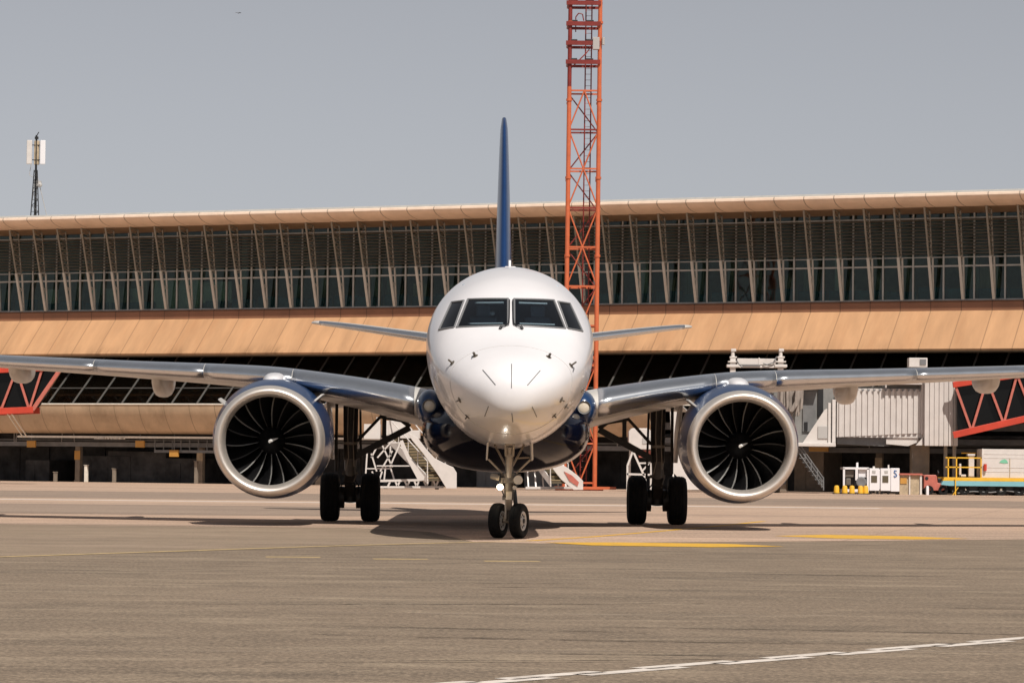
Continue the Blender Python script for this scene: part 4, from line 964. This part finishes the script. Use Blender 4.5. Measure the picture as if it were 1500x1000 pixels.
part('post', M['white2'], cr, lambda q: (wbox(q, 1331, 1333, 0, 1.0, .02, .2), wbox(q, 1347, 1350, 0, 1.0, .02, .2)))
part('roof', M['pinkred'], cr, lambda q: wbox(q, 1316.5, 1350.5, 1.0, 1.08, -.05, 1.2))
part('notice', M['sign'], cr, lambda q: wbox(q, 1318.5, 1328, .55, .85, .06, .1))
# tug
tg = thing('baggage_tug', 'faded red baggage tug beside the blue and yellow loader', 'tug', base(1366))
part('body', M['pinkred'], tg, lambda q: q.prism([V((P(px, 700, EY).x, EY, z)) for px, z in ((1353, .35), (1353, .98), (1356, 1.02), (1370, 1.02), (1372, .95), (1373, .62), (1384, .55), (1386, .3), (1380, .22), (1356, .22))], (0, 1.3, 0)), bevel=.03)
part('seat', M['dark'], tg, lambda q: wbox(q, 1374, 1379, .6, .85, .3, 1.), bevel=.03)
part('headlight', M['dark'], tg, lambda q: q.tube((P(1357, 700, EY).x, EY - .02, .84), (P(1357, 700, EY).x, EY + .05, .84), .09))
for px, d in ((1360, .02), (1381, .02), (1360, 1.25), (1381, 1.25)): part('wheel', M['rubber'], tg, lambda q: q.lathe([(-.09, .1), (-.09, .24), (.09, .24), (.09, .1)], 'y', 18, V((P(px, 700, EY).x, EY + d, .24))), smooth=40)
part('steering_wheel', M['dark'], tg, lambda q: (q.tube((P(1374, 700, EY).x, EY + .5, .95), (P(1376, 700, EY).x, EY + .5, 1.12), .02), q.tube((P(1375, 700, EY).x, EY + .5, 1.12), (P(1376.5, 700, EY).x, EY + .5, 1.13), .13)))
wp = tag(part('bollard', M['white'], None, lambda q: (q.lathe([(0, .08), (.42, .07), (.46, .05), (.47, .01)], 'z', 14, V((P(1358, 715, EY - 1.2).x, EY - 1.2, 0)), cap0=True)), smooth=40), 'thin white bollard standing in front of the red tug', 'bollard')
# loader
ld = thing('cargo_loader', 'low cargo loader with yellow and pale blue deck and yellow railings', 'cargo loader', base(1445))
LDX = lambda px: P(px, 700, EY).x
part('deck', M['yellow'], ld, lambda q: q.prism([V((LDX(px), EY - .2, z)) for px, z in ((1380, .72), (1382, .90), (1520, .90), (1520, .72))], (0, 2.6, 0)), bevel=.01)
part('deck_side', M['lblue'], ld, lambda q: q.prism([V((LDX(px), EY - .24, z)) for px, z in ((1377, .52), (1380, .715), (1520, .715), (1520, .47), (1390, .47))], (0, 2.6, 0)), bevel=.01)
part('chassis', M['dark'], ld, lambda q: (q.box(LDX(1400), LDX(1518), EY + .1, EY + 2.1, .22, .47), q.box(LDX(1404), LDX(1515), EY + .3, EY + 1.9, .1, .22)))
part('rail', M['yellow'], ld, lambda q: (q.bar(V((LDX(1384), EY - .1, 1.9)), V((LDX(1437), EY - .1, 1.9)), .06), q.bar(V((LDX(1384), EY - .1, 1.42)), V((LDX(1437), EY - .1, 1.42)), .06), q.bar(V((LDX(1437), EY + 1.9, 2.15)), V((LDX(1415), EY + 1.9, 2.15)), .06),
     [q.bar(V((LDX(px), EY - .1, .9)), V((LDX(px), EY - .1, 1.92)), .06) for px in (1388, 1400, 1436)], q.bar(V((LDX(1398), EY - .3, .0)), V((LDX(1398), EY - .3, .9)), .05), q.bar(V((LDX(1394), EY - .3, .0)), V((LDX(1402), EY - .3, .4)), .04)))
part('lift_post', M['white2'], ld, lambda q: (q.box(LDX(1421), LDX(1429), EY + .6, EY + .9, .9, 2.0), q.box(LDX(1419), LDX(1430), EY + .55, EY + .95, 2.0, 2.1), q.box(LDX(1407), LDX(1410), EY + .6, EY + .8, .9, 1.6), q.box(LDX(1407), LDX(1417), EY + .6, EY + .8, .9, 1.05)), bevel=.02)
for px in (1412, 1440, 1466, 1492):
    for d in (0, 2.1): part('wheel', M['rubber'], ld, lambda q: q.lathe([(-.1, .1), (-.1, .26), (.1, .26), (.1, .1)], 'y', 18, V((LDX(px), EY + d, .26))), smooth=40)
part('hose', M['beam'], ld, lambda q: q.path([V((LDX(px), EY - .05, z)) for px, z in ((1402, .1), (1425, .2), (1450, .15), (1475, .25), (1500, .12))], .035))
part('beacon', M['ledge'], ld, lambda q: (q.box(LDX(1464), LDX(1467), EY - .1, EY, .26, .4), q.box(LDX(1413), LDX(1418), EY - .1, EY, .26, .36)))
g = V((LDX(1480), EY, .9))
ct = thing('cargo_container', 'white ribbed cargo container with green mark riding on the loader deck', 'container', g)
part('body', M['white2'], ct, lambda q: (q.box(LDX(1438), LDX(1525), EY, EY + 1.9, .905, 2.36), [q.box(LDX(1437), LDX(1526), EY - .02, EY, z, z + .02) for z in (1.2, 1.42, 1.9, 2.1)], q.box(LDX(1437.5), LDX(1440), EY - .03, EY + .02, .905, 2.37)), bevel=.01)
part('door_edge', M['wood'], ct, lambda q: (q.box(LDX(1478), LDX(1479), EY - .025, EY, .91, 1.9)))
part('green_mark', M['green'], ct, lambda q: q.prism([V((LDX(px), EY - .02, z)) for px, z in ((1463, 1.68), (1466, 1.80), (1471, 1.86), (1474, 1.8), (1476, 1.66), (1470, 1.64))], (0, .015, 0)))
part('extinguisher', M['red'], ct, lambda q: (q.tube((LDX(1442), EY - .12, 1.25), (LDX(1442), EY - .12, 1.6), .08), q.box(LDX(1440), LDX(1444), EY - .1, EY, 1.3, 1.5)))

# ================================================================== BIRD
bp_ = P(347, 17, 330)
q = MB(); q.lathe([(-.16, .005), (-.1, .03), (0, .05), (.1, .03), (.2, .012)], 'y', 10, bp_)
for k in (-1, 1): q.prism([bp_ + V((0, -.08, 0)), bp_ + V((k * .16, -.04, .07)), bp_ + V((k * .34, .06, .03)), bp_ + V((k * .15, .08, .06)), bp_ + V((0, .09, 0))], (0, 0, .012))
tag(q.build('bird', M['dark'], None, smooth=50), 'tiny dark bird flying high in the grey sky', 'bird')

# ================================================================== GROUND
def ground_mat(name, base_, dark, light, streak, fine, joints=None):
    m = bpy.data.materials.new(name); n, l = nt(m); b = n['Principled BSDF']; b.inputs['Roughness'].default_value = .85; b.inputs['Specular IOR Level'].default_value = .25
    tc = n.new('ShaderNodeTexCoord')
    def mp(sc, rz=0):
        k = n.new('ShaderNodeMapping'); k.inputs['Scale'].default_value = sc; k.inputs['Rotation'].default_value = (0, 0, R(rz)); l.new(tc.outputs['Object'], k.inputs[0]); return k.outputs[0]
    def noise(v, sc, det=6, ro=.6, dist=0):
        t = n.new('ShaderNodeTexNoise'); t.inputs['Scale'].default_value = sc; t.inputs['Detail'].default_value = det; t.inputs['Roughness'].default_value = ro; t.inputs['Distortion'].default_value = dist
        l.new(v, t.inputs['Vector']); return t.outputs[0]
    def rng(s, a, bb, c=0., d=1.):
        r = n.new('ShaderNodeMapRange'); r.inputs[1].default_value = a; r.inputs[2].default_value = bb; r.inputs[3].default_value = c; r.inputs[4].default_value = d; l.new(s, r.inputs[0]); return r.outputs[0]
    def mix(f, a, c):
        x = n.new('ShaderNodeMix'); x.data_type = 'RGBA'; l.new(f, x.inputs[0])
        for i, v in ((6, a), (7, c)):
            if isinstance(v, tuple): x.inputs[i].default_value = (*v, 1)
            else: l.new(v, x.inputs[i])
        return x.outputs[2]
    o = mix(rng(noise(mp((1, 1, 1)), .12), .35, .65), tuple(x * .88 for x in base_), tuple(x * 1.1 for x in base_))
    o = mix(rng(noise(mp(streak, 6), 1, 5, .65, .6), .50, .66, 0, .62), o, dark)
    o = mix(rng(noise(mp((streak[0] * 1.4, streak[1] * 1.7, 1), -9), 1, 5, .65, .5), .52, .68, 0, .55), o, light)
    o = mix(rng(noise(mp((1, 1, 1)), 1.3, 8, .7), .5, .7, 0, .38), o, dark); o = mix(rng(noise(mp((1.3, 1.3, 1), 40), 1.7, 8, .7), .52, .7, 0, .4), o, light)
    sp = noise(mp((1.6, 1, 1)), fine, 5, .8)
    o = mix(rng(sp, .50, .66, 0, .8), o, tuple(min(1, x * 1.75) for x in base_)); o = mix(rng(sp, .50, .36, 0, .75), o, tuple(x * .42 for x in base_))
    if joints:
        br = n.new('ShaderNodeTexBrick'); br.inputs['Scale'].default_value = 1; br.inputs['Brick Width'].default_value = joints; br.inputs['Row Height'].default_value = joints; br.inputs['Mortar Size'].default_value = .03; br.offset = 0
        l.new(mp((1, 1, 1), 12), br.inputs['Vector']); o = mix(rng(br.outputs['Fac'], 0, 1, 0, .5), o, tuple(x * .5 for x in base_))
    l.new(o, b.inputs['Base Color'])
    bp = n.new('ShaderNodeBump'); bp.inputs['Strength'].default_value = .35; bp.inputs['Distance'].default_value = .01; l.new(sp, bp.inputs['Height']); l.new(bp.outputs[0], b.inputs['Normal'])
    return m
GA = ground_mat('worn_asphalt', (.215, .162, .116), (.100, .078, .058), (.40, .315, .225), (.28, .8, 1), 15)
GM = ground_mat('pale_asphalt', (.262, .197, .140), (.15, .112, .082), (.42, .31, .235), (.2, .7, 1), 22)
GC = ground_mat('apron_concrete', (.455, .32, .235), (.19, .145, .12), (.62, .44, .33), (.006, .16, 1), 14, 6)
def sheet(name, m, pts, z, lab=None):
    q = MB(); q.add([(x, y, z) for x, y in pts], [tuple(range(len(pts)))]); o = q.build(name, m, None, fixn=False); o['kind'] = 'structure'; return o
sheet('ground', GA, [(-2500, -300), (2500, -300), (2500, 4000), (-2500, 4000)], 0)
sheet('concrete_apron', GC, [(-2000, 66), (-10, 63.2), (-3, 63.0), (-1.5, 60), (-.6, 52.6), (.5, 52.0), (9.4, 58.9), (40, 82), (2000, 1500), (2000, 3500), (-2000, 3500)], .003)
sheet('asphalt_patch', GM, [(-60, 62.8), (-60, -60), (-6.6, 41.7), (-2.6, 49.4), (-.9, 52.0), (-1.8, 60), (-3, 62.8), (-10, 63.0)], .0015)
GB = ground_mat('grey_slab', (.29, .215, .165), (.17, .13, .105), (.40, .30, .23), (.02, .2, 1), 14, 6)
sheet('grey_slab_strip', GB, [(-300, 109), (15, 109), (45, 105), (45, 112), (20, 134), (-300, 141)], .006)
sheet('grey_slab_strip', GB, [(-300, 76.5), (-9, 76.5), (-4, 77), (2, 84), (-4, 94), (-300, 95)], .006)
def marking_mat(name, col, ragged):
    m = bpy.data.materials.new(name); n, l = nt(m); b = n['Principled BSDF']; b.inputs['Roughness'].default_value = .7
    tc = n.new('ShaderNodeTexCoord'); t = n.new('ShaderNodeTexNoise'); t.inputs['Scale'].default_value = 5; t.inputs['Detail'].default_value = 8; l.new(tc.outputs['Object'], t.inputs['Vector'])
    r = n.new('ShaderNodeMapRange'); r.inputs[1].default_value = .45; r.inputs[2].default_value = .72; r.inputs[4].default_value = ragged; l.new(t.outputs[0], r.inputs[0])
    x = n.new('ShaderNodeMix'); x.data_type = 'RGBA'; l.new(r.outputs[0], x.inputs[0]); x.inputs[6].default_value = (*col, 1); x.inputs[7].default_value = (.21, .165, .125, 1); l.new(x.outputs[2], b.inputs['Base Color']); return m
MW = marking_mat('worn_white_line_paint', (.72, .64, .57), .55); MY = marking_mat('worn_yellow_line_paint', (.70, .39, .03), .4); MP = marking_mat('faint_yellow_line_paint', (.62, .44, .20), .6)
def flat(name, m, polys, z=.004):
    q = MB()
    for p in polys: q.add([(x, y, z) for x, y in p], [tuple(range(len(p)))])
    o = q.build(name, m, None, fixn=False); o['kind'] = 'structure'; return o
def line_poly(pts, w):
    out = []
    for a, b in zip(pts, pts[1:]):
        a, b = V(a).to_2d(), V(b).to_2d(); d = (b - a).normalized(); nrm = V((-d.y, d.x)) * w / 2
        out.append([tuple(a - nrm), tuple(b - nrm), tuple(b + nrm), tuple(a + nrm)])
    return out
def trace_mat(name, col, dens):
    m = bpy.data.materials.new(name); n, l = nt(m); b = n['Principled BSDF']; b.inputs['Roughness'].default_value = .85; b.inputs['Base Color'].default_value = (*col, 1)
    tc = n.new('ShaderNodeTexCoord'); t = n.new('ShaderNodeTexNoise'); t.inputs['Scale'].default_value = 3; t.inputs['Detail'].default_value = 8; t.inputs['Roughness'].default_value = .7; l.new(tc.outputs['Object'], t.inputs['Vector'])
    q = n.new('ShaderNodeMapRange'); q.inputs[1].default_value = .40; q.inputs[2].default_value = .66; q.inputs[4].default_value = dens; l.new(t.outputs[0], q.inputs[0])
    tr = n.new('ShaderNodeBsdfTransparent'); ms = n.new('ShaderNodeMixShader'); l.new(q.outputs[0], ms.inputs[0]); l.new(tr.outputs[0], ms.inputs[1]); l.new(b.outputs[0], ms.inputs[2]); l.new(ms.outputs[0], n['Material Output'].inputs[0]); return m
MT = trace_mat('tyre_rubber_trace', (.10, .074, .054), .62); MS = trace_mat('pale_scrape', (.42, .33, .25), .6)
random.seed(21)
for i in range(38):
    y0 = random.uniform(20, 51); x0 = random.uniform(-.19, .12) * y0; Ln = random.uniform(1.2, 6.5); sl = random.uniform(-.4, .4); cv = random.uniform(-.07, .07); pl = []
    for k in range(5):
        a0, a1 = random.uniform(0, .3), random.uniform(.7, 1); dy = random.uniform(-.12, .12)
        pl += line_poly([(x0 + Ln * u, y0 + dy + sl * Ln * u + cv * (Ln * u) ** 2) for u in [a0 + (a1 - a0) * q / 9 for q in range(10)]], random.uniform(.02, .07))
    flat('tyre_mark', MT if i % 5 < 2 else MS, pl, .0008 + .00003 * i)
flat('pale_slab_line', MW, line_poly([(-200, 104), (12, 104)], 1.6), .006)
# staggered white roadway line
a, b = V((-1.2, 17.2)), V((9.0, 31.0)); d = (b - a).normalized(); nrm = V((-d.y, d.x)); L = (b - a).length
polys = []; random.seed(2); t = 0; i = 0
while t < L:
    ln = random.uniform(.62, .8); o = .055 if i % 2 else -.055
    p0 = a + d * (t - .16) + nrm * (o - .075); p1 = a + d * (t + ln + .16) + nrm * (o - .075)
    polys.append([tuple(p0), tuple(p1), tuple(p1 + nrm * .15), tuple(p0 + nrm * .15)]); t += ln; i += 1
flat('roadway_marking', MW, polys, .003)
flat('taxiway_line', MP, line_poly([(-9.5, 36), (-6.6, 41.7), (-4.6, 45.4), (-2.6, 49.2), (-1.1, 51.6), (.33, 53.6)], .16), .005)
flat('taxiway_line', MY, line_poly([(.33, 53.7), (1.4, 57), (2.5, 61.2), (4.2, 68), (6, 76)], .17), .006)
flat('painted_block', MY, [[(.55, 52.6), (1.3, 51.0), (3.2, 50.6), (4.4, 51.6), (3.6, 53.0), (1.8, 53.2)]], .006)
flat('painted_block', MY, [[(4.9, 59.6), (5.9, 58.0), (7.3, 57.9), (8.4, 58.9), (7.4, 60.6), (6.0, 61.2)]], .006)
for px in (430, 587, 750):
    a, b = G(px - 40, 815 + (px - 430) * .019), G(px + 40, 815.5 + (px - 430) * .019); flat('lane_dash', MP, line_poly([a, b], .26), .003)

# ================================================================== LIGHT, SKY, CAMERA
sd = V((.30, -.70, 1.0)).normalized()
sun = bpy.data.objects.new('sun', bpy.data.lights.new('sun', 'SUN')); COL.objects.link(sun)
sun.data.energy = 5.0; sun.data.angle = R(.5); sun.data.color = (1, .945, .87)
sun.rotation_euler = sd.to_track_quat('Z', 'Y').to_euler(); sun.location = (20, 20, 60)
w = bpy.data.worlds.new('World'); S.world = w; w.use_nodes = True
n, l = w.node_tree.nodes, w.node_tree.links; bg = n['Background']
sky = n.new('ShaderNodeTexSky'); sky.sky_type = 'NISHITA'; sky.sun_disc = False; sky.sun_elevation = math.asin(sd.z); sky.sun_rotation = math.atan2(sd.x, sd.y)
sky.altitude = 800; sky.air_density = 1.0; sky.dust_density = .3; sky.ozone_density = 2.0
hs = n.new('ShaderNodeHueSaturation'); hs.inputs['Saturation'].default_value = .16; l.new(sky.outputs[0], hs.inputs['Color']); tn_ = n.new('ShaderNodeMix'); tn_.data_type = 'RGBA'; tn_.blend_type = 'MULTIPLY'; tn_.inputs[0].default_value = 1; l.new(hs.outputs[0], tn_.inputs[6]); tn_.inputs[7].default_value = (.995, 1.0, 1.045, 1); l.new(tn_.outputs[2], bg.inputs[0]); bg.inputs[1].default_value = .066
cam = bpy.data.cameras.new('camera'); co = bpy.data.objects.new('camera', cam); COL.objects.link(co); S.camera = co
cam.lens = 36 * F / 1500; cam.sensor_width = 36; cam.clip_start = .5; cam.clip_end = 6000
pitch = math.atan((HZ - 500) / F)
co.matrix_world = Matrix.Translation((0, 0, CH)) @ Matrix.Rotation(R(90) + pitch, 4, 'X') @ Matrix.Rotation(ROLL, 4, 'Z')
S.view_settings.view_transform = 'Standard'; S.view_settings.look = 'None'; S.view_settings.exposure = -.10; S.view_settings.gamma = 1
S.cycles.max_bounces = 8
